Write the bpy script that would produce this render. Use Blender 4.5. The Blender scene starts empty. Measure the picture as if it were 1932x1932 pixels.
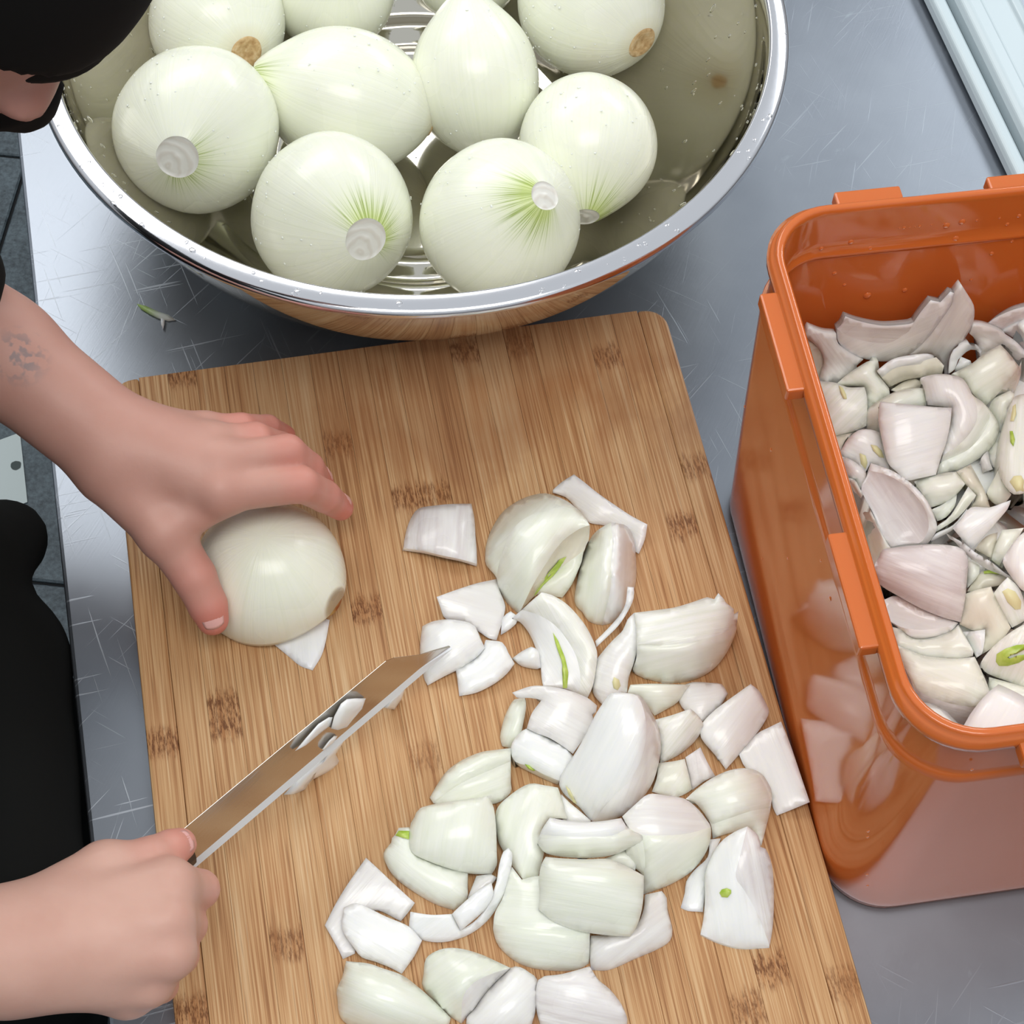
import bpy, bmesh, math, random
import numpy as np
from mathutils import Vector, Matrix, noise
from mathutils.geometry import delaunay_2d_cdt
random.seed(7); rng = np.random.RandomState(5)
SC = bpy.context.scene; COL = SC.collection
# ------------------------------------------------------------------ camera
FPX, PITCH, ROLL, CAMZ, RES = 3583.5, 1.01989, 0.06254, 0.97993, 1932.0
_cp, _sp, _c, _s = math.cos(PITCH), math.sin(PITCH), math.cos(ROLL), math.sin(ROLL)
FW = np.array([0, _cp, -_sp]); _r = np.array([1.0, 0, 0]); _u = np.cross(_r, FW)
CR = _c * _r + _s * _u; CU = -_s * _r + _c * _u; CC = np.array([0, 0, CAMZ])
cam = bpy.data.objects.new('camera', bpy.data.cameras.new('camera')); COL.objects.link(cam)
M = Matrix.Identity(4)
for i in range(3):
    M[i][0], M[i][1], M[i][2], M[i][3] = CR[i], CU[i], -FW[i], CC[i]
cam.matrix_world = M
cam.data.sensor_width = 36; cam.data.lens = FPX / RES * 36; cam.data.clip_start = .01
SC.camera = cam
# ------------------------------------------------------------------ light
SC.view_settings.view_transform = 'Standard'; SC.view_settings.look = 'None'
SC.view_settings.gamma = 1; SC.view_settings.use_curve_mapping = False
SC.view_settings.exposure = 0.22
w = bpy.data.worlds.new('world'); SC.world = w; w.use_nodes = True
wn = w.node_tree; bg = wn.nodes['Background']; bg.inputs[1].default_value = 0.62
tc = wn.nodes.new('ShaderNodeTexCoord'); sx = wn.nodes.new('ShaderNodeSeparateXYZ'); cr = wn.nodes.new('ShaderNodeValToRGB')
mr = wn.nodes.new('ShaderNodeMapRange'); mr.inputs[1].default_value = -1
wn.links.new(tc.outputs['Generated'], sx.inputs[0]); wn.links.new(sx.outputs[2], mr.inputs[0])
wn.links.new(mr.outputs[0], cr.inputs[0]); wn.links.new(cr.outputs[0], bg.inputs[0])
e_ = cr.color_ramp.elements; e_[0].position = .45; e_[0].color = (.16, .15, .15, 1); e_[1].position = .80; e_[1].color = (.92, .97, 1, 1)
def area(name, loc, target, sx_, sy_, power, col=(1, 1, 1)):
    l = bpy.data.lights.new(name, 'AREA'); l.shape = 'RECTANGLE'; l.size = sx_; l.size_y = sy_; l.energy = power; l.color = col
    o = bpy.data.objects.new(name, l); COL.objects.link(o); o.location = loc
    o.rotation_euler = (Vector(target) - Vector(loc)).to_track_quat('-Z', 'Y').to_euler(); return o
L1 = area('ceiling_lamp', (-1.0, 2.05, 1.85), (0, .7, 0), 1.9, .9, 17, (1, .99, .96))
L2 = area('ceiling_lamp', (1.5, 2.9, 1.85), (.1, .8, 0), 1.4, .5, 12, (.94, .98, 1))
L3 = area('ceiling_lamp', (.1, -.1, 2.1), (0, .6, 0), 1.4, .7, 16, (1, .98, .95))
# ------------------------------------------------------------------ pixel -> point on the plane z
def at(u, v, z):
    d = CR * ((u - 966) / FPX) - CU * ((v - 966) / FPX) + FW
    return CC + d * ((z - CC[2]) / d[2])
def depth(P): return float(np.dot(np.asarray(P) - CC, FW))
def proj(P):
    q = np.asarray(P) - CC; z = q @ FW
    return 966 + FPX * (q @ CR) / z, 966 - FPX * (q @ CU) / z
def atd(u, v, dist):          # point on the pixel's ray at a given depth
    return CC + (CR * ((u - 966) / FPX) - CU * ((v - 966) / FPX) + FW) * dist
# ------------------------------------------------------------------ objects
def tag(o, label=None, cat=None, group=None, kind=None):
    for k, x in (('label', label), ('category', cat), ('group', group), ('kind', kind)):
        if x: o[k] = x
    return o
def empty(name, loc=(0, 0, 0), label=None, cat=None, group=None):
    o = bpy.data.objects.new(name, None); COL.objects.link(o); o.location = loc; o.empty_display_size = .02
    return tag(o, label, cat, group)
def mobj(name, verts, faces, mats, parent=None, smooth=True, fmat=None, uv=None, loc=None):
    me = bpy.data.meshes.new(name); me.from_pydata([tuple(map(float, p)) for p in verts], [], [tuple(map(int, f)) for f in faces])
    for m in (mats if isinstance(mats, (list, tuple)) else [mats]): me.materials.append(m)
    if smooth: me.polygons.foreach_set('use_smooth', [True] * len(me.polygons))
    if fmat is not None: me.polygons.foreach_set('material_index', [int(x) for x in fmat])
    if uv is not None:
        l = me.uv_layers.new(name='UVMap'); idx = np.zeros(len(me.loops), int); me.loops.foreach_get('vertex_index', idx)
        l.data.foreach_set('uv', np.asarray(uv, float)[idx].ravel())
    me.update()
    o = bpy.data.objects.new(name, me); COL.objects.link(o)
    if parent: o.parent = parent
    if loc is not None: o.location = loc
    return o
def centred(name, verts, faces, mats, **k):   # a one-mesh thing whose origin sits at its own base
    v = np.asarray(verts, float); c = np.array([v[:, 0].mean(), v[:, 1].mean(), v[:, 2].min()])
    return mobj(name, v - c, faces, mats, loc=c, **k)
def bevel(o, wdt, seg=2):
    m = o.modifiers.new('bevel', 'BEVEL'); m.width = wdt; m.segments = seg; m.limit_method = 'ANGLE'; return o
def box(x0, x1, y0, y1, z0, z1):
    v = [(x, y, z) for z in (z0, z1) for y in (y0, y1) for x in (x0, x1)]
    return v, [(0, 2, 3, 1), (4, 5, 7, 6), (0, 1, 5, 4), (2, 6, 7, 3), (0, 4, 6, 2), (1, 3, 7, 5)]
def loft(loops, close=True, cap0=False, cap1=False):
    n = len(loops[0]); v = [p for l in loops for p in l]; f = []
    for i in range(len(loops) - 1):
        for j in range(n if close else n - 1):
            k = (j + 1) % n; f.append((i * n + j, i * n + k, (i + 1) * n + k, (i + 1) * n + j))
    if cap0: f.append(tuple(range(n))[::-1])
    if cap1: f.append(tuple((len(loops) - 1) * n + j for j in range(n)))
    return v, f
def lathe(profile, n=96):
    return loft([[(r * math.cos(a), r * math.sin(a), z) for a in [2 * math.pi * j / n for j in range(n)]] for r, z in profile])
# ------------------------------------------------------------------ materials
class N:
    def __init__(s, name):
        s.m = bpy.data.materials.new(name); s.m.use_nodes = True; s.t = s.m.node_tree
        s.b = s.t.nodes['Principled BSDF']; s.out = s.t.nodes['Material Output']
    def n(s, typ, **k):
        x = s.t.nodes.new('ShaderNode' + typ)
        for a, b in k.items():
            if a == 'i':
                for q, val in b.items():
                    if isinstance(val, bpy.types.NodeSocket): s.t.links.new(val, x.inputs[q])
                    else: x.inputs[q].default_value = val
            else: setattr(x, a, b)
        return x
    def L(s, a, b): s.t.links.new(a, b)
    def set(s, **k):
        for a, b in k.items():
            a = a.replace('_', ' ')
            if isinstance(b, bpy.types.NodeSocket): s.t.links.new(b, s.b.inputs[a])
            else: s.b.inputs[a].default_value = b
        return s
    def math(s, op, a, b=0.0, c=0.0, clamp=False):
        return s.n('Math', operation=op, use_clamp=clamp, i={0: a, 1: b, 2: c}).outputs[0]
    def mix(s, f, a, b, blend='MIX'):
        x = s.n('Mix', data_type='RGBA', blend_type=blend); 
        for i, val in ((0, f), (6, a), (7, b)):
            if isinstance(val, bpy.types.NodeSocket): s.t.links.new(val, x.inputs[i])
            else: x.inputs[i].default_value = val
        return x.outputs[2]
    def ramp(s, f, stops):
        x = s.n('ValToRGB'); s.L(f, x.inputs[0]); e = x.color_ramp.elements
        while len(e) < len(stops): e.new(.5)
        for q, (p, c) in zip(e, stops): q.position = p; q.color = c if len(c) == 4 else (*c, 1)
        return x.outputs[0]
    def noise(s, vec, scale, detail=2, rough=.5, dist=0, out=0):
        x = s.n('TexNoise', i={'Scale': scale, 'Detail': detail, 'Roughness': rough, 'Distortion': dist}); s.L(vec, x.inputs['Vector']); return x.outputs[out]
    def mapping(s, vec, scale=(1, 1, 1), rot=(0, 0, 0), loc=(0, 0, 0)):
        if any(rot):
            y = s.n('Mapping', i={'Rotation': rot}); s.L(vec, y.inputs[0]); vec = y.outputs[0]
        x = s.n('Mapping', i={'Scale': scale, 'Location': loc}); s.L(vec, x.inputs[0]); return x.outputs[0]
    def bump(s, h, strength=.3, dist=.001, normal=None):
        x = s.n('Bump', i={'Strength': strength, 'Distance': dist}); s.L(h, x.inputs['Height'])
        if normal: s.L(normal, x.inputs['Normal'])
        s.L(x.outputs[0], s.b.inputs['Normal']); return x.outputs[0]
    def co(s, which='Object'): return s.n('TexCoord').outputs[which]
def srgb(r, g, b, a=1):
    f = lambda c: (c / 255 / 12.92) if c <= 10 else ((c / 255 + .055) / 1.055) ** 2.4
    return (f(r), f(g), f(b), a)
def plain(name, col, rough=.5, metal=0, **k):
    q = N(name); q.set(Base_Color=col, Roughness=rough, Metallic=metal, **k); return q.m
# ================================================================== steel work table
def m_table():
    q = N('brushed_steel'); c = q.co()
    cloud = q.noise(q.mapping(c, (3, 3, 3)), 2.2, 4, .55)
    fine = q.noise(q.mapping(c, (900, 25, 1), (0, 0, .35)), 1, 2)
    lines = None
    for k, (rz, sc, th, off) in enumerate([(.6, (560, 9, 1), .70, 0), (-.45, (600, 12, 1), .715, 3), (1.25, (520, 11, 1), .715, 7), (-1.1, (700, 16, 1), .725, 11), (.15, (800, 14, 1), .72, 17)]):
        n_ = q.noise(q.mapping(c, sc, (0, 0, rz), (off, off * .7, 0)), 1, 1, .4)
        l_ = q.n('MapRange', i={0: n_, 1: th + .005, 2: th + .03}).outputs[0]
        lines = l_ if lines is None else q.math('MAXIMUM', lines, l_)
    patch = q.n('MapRange', i={0: q.noise(c, 6.0, 3), 1: .38, 2: .58}).outputs[0]
    xs = q.n('SeparateXYZ', i={0: c}).outputs[0]
    left = q.n('MapRange', i={0: xs, 1: .05, 2: -.28, 3: .28, 4: 1.0}).outputs[0]
    lines = q.math('MULTIPLY', q.math('MULTIPLY', lines, patch), left)
    smear = q.n('MapRange', i={0: q.noise(q.mapping(c, (9, 5, 1), (0, 0, .4)), 2.0, 5, .62, 1.2), 1: .66, 2: .72, 3: 0, 4: .4}).outputs[0]
    base = q.mix(cloud, srgb(120, 126, 136), srgb(166, 172, 181))
    base = q.mix(q.math('MULTIPLY', lines, .62), base, srgb(214, 220, 228))
    base = q.mix(q.math('MULTIPLY', smear, .5), base, srgb(205, 214, 224))
    ro = q.math('ADD', q.math('MULTIPLY', cloud, .22), .24)
    ro = q.math('ADD', ro, q.math('MULTIPLY', q.math('ADD', lines, smear), .22))
    q.set(Base_Color=base, Metallic=.92, Roughness=ro)
    q.bump(q.math('ADD', q.math('ADD', q.math('MULTIPLY', fine, .22), q.math('MULTIPLY', lines, 1.2)), q.math('MULTIPLY', q.noise(c, 9, 2), 3.0)), .12, .0012)
    return q.m
M_TABLE = m_table()
tA, tB = at(31, 244, 0), at(170, 1594, 0)
td = (tB - tA); td /= np.linalg.norm(td); tn = np.array([-td[1], td[0], 0]);
if tn[0] < 0: tn = -tn                       # tn points away from the front edge, to the right
tO = tA - td * 1.0
def TP(a, b, z): return tO + td * a + tn * b + np.array([0, 0, z])
tbl = empty('work_table', tuple(TP(1.2, .4, -.85)), 'scratched stainless steel work table under the bowl, board and orange container', 'table')
def relto(o, P): return np.asarray(P, float) - np.array(o.location)
v, f = [], []
prof = [(.03, -.055), (.004, -.055), (0, -.052), (0, -.0025), (.0008, -.0007), (.0025, 0), (1.2, 0), (1.2, -.055)]
loops = [[TP(a, b, z) for b, z in prof] for a in np.linspace(-.1, 2.4, 2)]
v, f = loft(loops, close=False)
mobj('tabletop', [relto(tbl, p) for p in v], [q[::-1] for q in f], M_TABLE, tbl, smooth=False)
for a in (.0, 2.3):
    for b in (.08, 1.12):
        P = TP(a, b, 0)
        lv, lf = loft([[P + np.array([.02 * math.cos(t), .02 * math.sin(t), z]) for t in np.linspace(0, 2 * math.pi, 16, endpoint=False)] for z in (-.85, -.83, -.01)], cap0=True)
        mobj('leg', [relto(tbl, p) for p in lv], lf, M_TABLE, tbl)
# ================================================================== floor
def m_floor():
    q = N('slate_tile'); c = q.co()
    n1 = q.noise(c, 160, 3, .7); n2 = q.noise(c, 14, 3, .6)
    base = q.ramp(q.math('ADD', q.math('MULTIPLY', n1, .6), q.math('MULTIPLY', n2, .4)), [(.35, srgb(46, 55, 62)), (.62, srgb(98, 112, 120))])
    q.set(Base_Color=base, Roughness=.55); q.bump(n1, .5, .002); return q.m
M_FLOOR = m_floor(); M_GROUT = plain('grout', srgb(22, 25, 28), .9)
ja, jb = at(0, 293, -.85), at(40, 297, -.85); ang = math.atan2(jb[1] - ja[1], jb[0] - ja[0])
fe = np.array([math.cos(ang), math.sin(ang), 0]); fn = np.array([-fe[1], fe[0], 0])
fv, ff = box(-4, 4, -3, 4, -.87, -.853)
flo = tag(mobj('floor', fv, ff, M_GROUT, smooth=False), 'dark grey slate tile floor beside the table', None, None, 'structure')
TS = .30; tv, tf = box(-TS / 2 + .002, TS / 2 - .002, -TS / 2 + .002, TS / 2 - .002, -.006, 0)
tmesh = None
for i in range(-6, 8):
    for j in range(-7, 6):
        P = ja + fe * ((i + .62) * TS) + fn * ((j + .5) * TS)
        if tmesh is None:
            o = mobj('tile', tv, tf, M_FLOOR, flo, smooth=False); bevel(o, .002, 1); tmesh = o.data
        else:
            o = bpy.data.objects.new('tile', tmesh); COL.objects.link(o); o.parent = flo; m_ = o.modifiers.new('bevel', 'BEVEL'); m_.width = .002; m_.segments = 1
        o.location = (P[0], P[1], -.849 + random.uniform(-.0006, .0006)); o.rotation_euler = (0, 0, ang)
pp = [at(-60, 853, -.8482), at(38, 817, -.8482), at(52, 948, -.8482), at(-50, 985, -.8482)]
pv = pp + [p + np.array([0, 0, .0012]) for p in pp]
q = N('paper'); c = q.co(); cen = relto(empty, (0, 0, 0)) if False else None
spot = at(31, 878, -.847); pc = np.mean(pp, 0)
vd = q.n('VectorMath', operation='DISTANCE', i={0: c, 1: tuple(spot - np.array([pc[0], pc[1], -.8482]))}).outputs['Value']
vd = q.math('ADD', vd, q.math('MULTIPLY', q.noise(c, 90, 2), .006))
q.set(Base_Color=q.mix(q.n('MapRange', i={0: vd, 1: .0085, 2: .0095}).outputs[0], srgb(70, 80, 80), srgb(205, 216, 216)), Roughness=.7)
tag(mobj('paper_sheet', [p - np.array([pc[0], pc[1], -.8482]) for p in pv], [(0, 3, 2, 1), (4, 5, 6, 7), (0, 1, 5, 4), (1, 2, 6, 5), (2, 3, 7, 6), (3, 0, 4, 7)], q.m, smooth=False, loc=(pc[0], pc[1], -.8482)),
    'white paper scrap with a dark spot lying on the slate floor', 'paper')
# ================================================================== white tray at the back right
M_WHITE = plain('white_plastic', srgb(196, 210, 216), .32)
M_GROOVE = plain('grey_groove', srgb(95, 105, 110), .5)  # groove floor is a darker grey than the white tray
w0, w1 = at(1742, -2, .004), at(1886, 300, .004); wd = w1 - w0; wd /= np.linalg.norm(wd); wn_ = np.array([-wd[1], wd[0], 0]); wn_ = wn_ if wn_[0] > 0 else -wn_
trO = w0
def WP(a, b, z): return trO + wd * a + wn_ * b + np.array([0, 0, z])
prof = [(.000, .0), (.0, .006), (.0015, .0095), (.004, .0105), (.0085, .0105), (.0105, .0095), (.0108, .003), (.0145, .003), (.0150, .012), (.017, .0165), (.0215, .0185), (.030, .0175), (.0315, .0165), (.0500, .0165), (.0512, .0195), (.056, .020), (.0585, .019), (.0588, .0)]
tray = empty('plastic_tray', tuple(WP(0, .02, 0)), 'long white plastic tray with a grooved rim, behind the orange container', 'tray')
segs = [('outer_lip', 0, 6), ('groove', 6, 7), ('tray_body', 7, 17)]
for nm, i0, i1 in segs:
    pr = prof[i0:i1 + 1]
    loops = [[relto(tray, WP(a, b, z)) for b, z in pr] for a in (-.45, .335)]
    if nm != 'groove':
        pr2 = pr + [(pr[-1][0], 0), (pr[0][0], 0)]
        loops = [[relto(tray, WP(a, b, z)) for b, z in pr2] for a in (-.45, .335)]
        v, f = loft(loops, close=True, cap0=True, cap1=True)
    else: v, f = loft(loops, close=False)
    o = mobj(nm, v, f, M_WHITE if nm != 'groove' else M_GROOVE, tray, smooth=False)
    if nm != 'groove': bevel(o, .0012, 2)
# ================================================================== bamboo board
bx, by, ba = -0.25138, 0.66545, 0.24327
BE = np.array([math.cos(ba), math.sin(ba), 0]); BN = np.array([math.sin(ba), -math.cos(ba), 0]); BO = np.array([bx, by, 0])
BZ, BW, BL = .02, .35, .50
Rb = Matrix(((BE[0], -BN[0], 0), (BE[1], -BN[1], 0), (0, 0, 1)))     # local x across, local y away
board = empty('cutting_board', tuple(BO), 'bamboo cutting board of light brown strips holding the chopped onion', 'cutting board')
board.rotation_euler = Rb.to_euler()
def b_local(P): d = np.asarray(P) - BO; return d @ BE, -(d @ BN)
def m_bamboo():
    q = N('bamboo'); c = q.co(); rnd = q.n('ObjectInfo').outputs['Random']
    sep = q.n('SeparateXYZ', i={0: c}); X, Y, Z = sep.outputs
    off = q.n('CombineXYZ', i={0: q.math('MULTIPLY', rnd, 3.0), 1: q.math('MULTIPLY', rnd, 7.0), 2: 0.0}).outputs[0]
    cc = q.n('VectorMath', operation='ADD', i={0: c, 1: off}).outputs[0]
    fib = q.noise(q.mapping(cc, (950, 9, 300)), 1, 2, .6)
    fib2 = q.noise(q.mapping(cc, (380, 5, 200)), 1, 3, .6)
    tone = q.noise(q.mapping(cc, (60, 3, 60)), 1, 3, .5)
    dash = q.n('MapRange', i={0: q.noise(q.mapping(cc, (1500, 26, 400)), 1, 1, .4), 1: .62, 2: .72}).outputs[0]
    f = q.math('ADD', q.math('ADD', q.math('MULTIPLY', fib, .72), q.math('MULTIPLY', fib2, .33)), q.math('MULTIPLY', q.math('SUBTRACT', rnd, .5), .09))
    f = q.math('ADD', f, q.math('MULTIPLY', q.math('SUBTRACT', tone, .5), .30))
    base = q.ramp(f, [(.30, srgb(142, 95, 55)), (.44, srgb(178, 129, 84)), (.56, srgb(202, 159, 112)), (.72, srgb(219, 186, 144))])
    base = q.mix(q.math('MULTIPLY', dash, .38), base, srgb(112, 70, 40))
    # growth nodes of each strip
    tot = None
    for nm in ('node_a', 'node_b', 'node_c'):
        a = q.n('Attribute', attribute_type='OBJECT', attribute_name=nm).outputs['Fac']
        wob = q.math('MULTIPLY', q.math('SUBTRACT', q.noise(q.mapping(cc, (500, 30, 1)), 1, 2), .5), .022)
        d = q.math('ABSOLUTE', q.math('ADD', q.math('SUBTRACT', Y, a), wob))
        g = q.n('MapRange', interpolation_type='SMOOTHSTEP', i={0: d, 1: .0125, 2: .0035}).outputs[0]
        tot = g if tot is None else q.math('MAXIMUM', tot, g)
    sp = q.n('MapRange', i={0: q.noise(q.mapping(cc, (800, 150, 1)), 1, 3, .7), 1: .44, 2: .58}).outputs[0]
    st = q.n('Attribute', attribute_type='OBJECT', attribute_name='node_strength').outputs['Fac']
    base = q.mix(q.math('MULTIPLY', q.math('MULTIPLY', tot, st), .35), base, srgb(165, 100, 45))
    base = q.mix(q.math('MULTIPLY', q.math('MULTIPLY', q.math('MULTIPLY', tot, sp), st), .9), base, srgb(104, 58, 22))
    # damp area at the far end, its tide line, and water marks
    nz = q.noise(q.mapping(c, (14, 9, 1)), 1.0, 4, .6, .6)
    dd = q.math('ADD', q.math('MULTIPLY', Y, 1.0), q.math('MULTIPLY', q.math('SUBTRACT', nz, .5), .26))
    xm = q.n('MapRange', interpolation_type='SMOOTHSTEP', i={0: X, 1: .03, 2: .10}).outputs[0]
    wet = q.math('MULTIPLY', q.n('MapRange', i={0: dd, 1: -.105, 2: -.055}).outputs[0], xm)
    edge = q.math('MULTIPLY', q.math('MULTIPLY', wet, q.math('SUBTRACT', 1.0, q.n('MapRange', i={0: dd, 1: -.07, 2: -.03}).outputs[0])), 1.0)
    base = q.mix(q.math('MULTIPLY', wet, .32), base, srgb(158, 122, 96))
    base = q.mix(q.math('MULTIPLY', edge, .30), base, srgb(150, 88, 44))
    blot = q.n('MapRange', i={0: q.noise(q.mapping(c, (22, 9, 1), (0, 0, 0), (4, 2, 0)), 1, 3, .6), 1: .60, 2: .72}).outputs[0]
    base = q.mix(q.math('MULTIPLY', blot, .30), base, srgb(168, 104, 56))
    q.set(Base_Color=base, Roughness=q.math('SUBTRACT', .52, q.math('MULTIPLY', wet, .22)), Specular_IOR_Level=.4)
    q.bump(f, .18, .0006); return q.m
M_BAMBOO = m_bamboo()
NS = 20; SW = BW / NS
nodes = {}
for (u, v_, s_) in [(868, 665, 1), (968, 652, .8), (1128, 675, 1), (643, 838, 1), (770, 938, 1), (822, 930, .8), (1310, 987, .9), (437, 1327, 1), (1325, 880, .7), (335, 1397, .6),
                    (800, 1428, .5), (560, 1777, .8), (385, 1905, 1), (1435, 1832, 1), (1612, 1850, .7), (350, 706, .5), (400, 1372, .4), (1400, 1905, .8), (1030, 1700, .6), (690, 1150, .0)]:
    x, y = b_local(at(u, v_, BZ)); k = min(NS - 1, max(0, int(x / SW))); nodes.setdefault(k, []).append((y, s_))
RC = .014
for k in range(NS):
    x0, x1 = k * SW + .00005, (k + 1) * SW - .00005
    if k in (0, NS - 1):
        sgn = 1 if k == 0 else -1; xe = x0 if k == 0 else x1; xi = x1 if k == 0 else x0; pts = []
        for t in np.linspace(0, math.pi / 2, 8): pts.append((xe + sgn * RC * (1 - math.sin(t)), -RC * (1 - math.cos(t))))
        pts = [(xe + sgn * (RC - RC * math.cos(t)), -(RC - RC * math.sin(t))) for t in np.linspace(0, math.pi / 2, 8)]
        lowp = [(a, -BL - b) for a, b in pts][::-1]
        out = [(xi, -BL)] + lowp + pts + [(xi, 0)]
        if k == 0: out = out
        else: out = out[::-1]
    else: out = [(x0, -BL), (x1, -BL), (x1, 0), (x0, 0)][::-1]
    v, f = loft([[(a, b, 0.0) for a, b in out], [(a, b, BZ) for a, b in out]], cap0=True, cap1=True)
    o = mobj('bamboo_strip', v, f, M_BAMBOO, board, smooth=False); bevel(o,   .00018 if 0 < k < NS - 1 else .0018, 2)
    bm = bmesh.new(); bm.from_mesh(o.data); bmesh.ops.recalc_face_normals(bm, faces=bm.faces); bm.to_mesh(o.data); bm.free()
    nn = nodes.get(k, []); yy = [a for a, b in nn] + [9.0] * 3
    o['node_a'], o['node_b'], o['node_c'] = [float(a) for a in yy[:3]]; o['node_strength'] = float(max([b for a, b in nn] or [0]))
# ================================================================== steel bowl
BC = np.array([-0.07994, 0.87499, 0]); BR, BH = .23342, .1394
def m_bowl():
    q = N('polished_steel'); c = q.co(); n1 = q.noise(q.mapping(c, (6, 6, 120)), 1, 3)
    q.set(Base_Color=(.62, .59, .52, 1), Metallic=1.0, Roughness=q.math('ADD', q.math('MULTIPLY', n1, .06), .03))
    q.bump(q.noise(c, 18, 2), .12, .002); return q.m
M_BOWL = m_bowl()
def m_rim():
    q = N('rim_steel'); q.set(Base_Color=(.72, .72, .76, 1), Metallic=1.0, Roughness=.14); return q.m
bowl = empty('steel_bowl', tuple(BC), 'large shiny stainless steel bowl full of peeled whole onions', 'bowl')
inner = [(.0005, .006), (.078, .006), (.086, .0065), (.090, .0095), (.098, .0100), (.1015, .0075), (.1090, .0075), (.1130, .0120), (.1210, .0125), (.1245, .0105), (.1340, .0110)]
wall = []
for t in np.linspace(0, 1, 22):
    a = t * math.pi / 2
    r = .134 + (.2195 - .134) * math.sin(a) ** 1.06; z = .011 + (.131 - .011) * (1 - math.cos(a)) ** .70
    wall.append((r, z))
inn = inner + wall[1:] + [(.2203, .1345)]
rimp = [(.2203, .1345), (.2204, .1376), (.2212, .1390), (.2222, .1393), (.2300, .1379), (.2322, .1372), (.2333, .1356), (.2334, .1325), (.2318, .1305), (.2298, .1303), (.2290, .1320), (.2288, .1345), (.2245, .1355), (.2216, .1345)]
outw = [(.2216, .1345)] + [(r + .0014, z - .0012) for r, z in wall[::-1]][:-1] + [(.1350, .0085), (.1335, .004), (.132, .0005), (.129, 0), (.1275, .0015), (.126, .0045), (.0005, .0045)]
v, f = lathe(inn + outw[0:1] * 0, 160); mobj('bowl_inside', v, f, M_BOWL, bowl)
v, f = lathe(rimp, 160); mobj('rim', v, f, m_rim(), bowl)
v, f = lathe(outw, 160); mobj('bowl_outside', v, f, M_BOWL, bowl)
def wall_at(t): 
    i = t * (len(wall) - 1); k = min(int(i), len(wall) - 2); a = i - k
    r, z = [wall[k][j] * (1 - a) + wall[k + 1][j] * a for j in (0, 1)]
    dr, dz = wall[k + 1][0] - wall[k][0], wall[k + 1][1] - wall[k][1]; l = math.hypot(dr, dz)
    return r, z, dr / l, dz / l
def m_water():
    q = N('water'); q.set(Base_Color=(1, 1, 1, 1), Roughness=.02, IOR=1.33, Transmission_Weight=1.0); return q.m
M_WATER = m_water()
def blob(P, nrm, up, a, b, h, n=8):
    P, nrm, up = map(np.asarray, (P, nrm, up)); s = np.cross(nrm, up); v, f = [], []
    for i, (rr, hh) in enumerate([(1, 0), (.92, .35), (.7, .72), (.38, .94)]):
        for j in range(n):
            t = 2 * math.pi * j / n; v.append(P + s * (a * rr * math.cos(t)) + up * (b * rr * math.sin(t)) + nrm * (h * hh))
    v.append(P + nrm * h)
    for i in range(3):
        for j in range(n): k = (j + 1) % n; f.append((i * n + j, i * n + k, (i + 1) * n + k, (i + 1) * n + j))
    for j in range(n): f.append((3 * n + j, 3 * n + (j + 1) % n, 4 * n))
    return v, f
def merge(parts):
    v, f = [], []
    for a, b in parts:
        k = len(v); v += list(a); f += [tuple(i + k for i in q_) for q_ in b]
    return v, f
drops = []
for i in range(230):
    th = random.choice([random.uniform(-1.3, 1.1), random.uniform(2.3, 4.2)]); t = random.uniform(.3, .97)
    r, z, dr, dz = wall_at(t); ct, st_ = math.cos(th), math.sin(th)
    nrm = np.array([-dz * ct, -dz * st_, dr]); up = np.array([dr * ct, dr * st_, dz]); s = random.uniform(.0004, .0012) * (1.5 if random.random() < .12 else 1)
    drops.append(blob((r * ct, r * st_, z), nrm, up, s, s * random.uniform(1.1, 2.6), s * .6))
for i in range(60):
    th = random.uniform(-2.9, 1.2); ct, st_ = math.cos(th), math.sin(th); r = random.uniform(.2235, .2315); s = random.uniform(.0005, .0016)
    drops.append(blob((r * ct, r * st_, .1389), (0, 0, 1), (ct, st_, 0), s * random.uniform(.6, 1.4), s, s * .6))
v, f = merge(drops); tag(mobj('water_droplets', v, f, M_WATER, bowl), kind='stuff')
# ================================================================== orange container
cX, cY, ca, cL, cH, ct_ = 0.11414, 0.64859, 0.20978, 0.30769, 0.23735, 0.00822; cW = .225
CE = np.array([math.cos(ca), math.sin(ca), 0]); CN = np.array([math.sin(ca), -math.cos(ca), 0]); CO = np.array([cX, cY, 0])
ctn = empty('plastic_container', tuple(CO), 'deep orange plastic container filled with cut onion pieces', 'container')
Rc = Matrix(((CE[0], -CN[0], 0), (CE[1], -CN[1], 0), (0, 0, 1))); ctn.rotation_euler = Rc.to_euler()
def rrect(ins, z, rad, n=12):       # rounded rectangle, local x 0..cW, local y 0..-cL, inset by ins
    x0, x1, y0, y1 = ins, cW - ins, -cL + ins, -ins; o = []
    for cx_, cy_, a0 in ((x1 - rad, y1 - rad, 0), (x0 + rad, y1 - rad, math.pi / 2), (x0 + rad, y0 + rad, math.pi), (x1 - rad, y0 + rad, 1.5 * math.pi)):
        for t in np.linspace(a0, a0 + math.pi / 2, n): o.append((cx_ + rad * math.cos(t), cy_ + rad * math.sin(t), z))
    return o
def m_orange():
    q = N('orange_plastic'); c = q.co(); n1 = q.noise(c, 12, 3)
    q.set(Base_Color=q.mix(n1, srgb(200, 103, 44), srgb(206, 109, 50)), Roughness=.09, IOR=1.52, Specular_IOR_Level=.55, Subsurface_Weight=.30, Subsurface_Radius=(.012, .004, .0015), Subsurface_Scale=.6)
    q.bump(q.noise(c, 7, 1), .05, .003); return q.m
M_ORANGE = m_orange()
def tp(z): return ct_ * (cH - z) / cH
hr = .036
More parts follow.
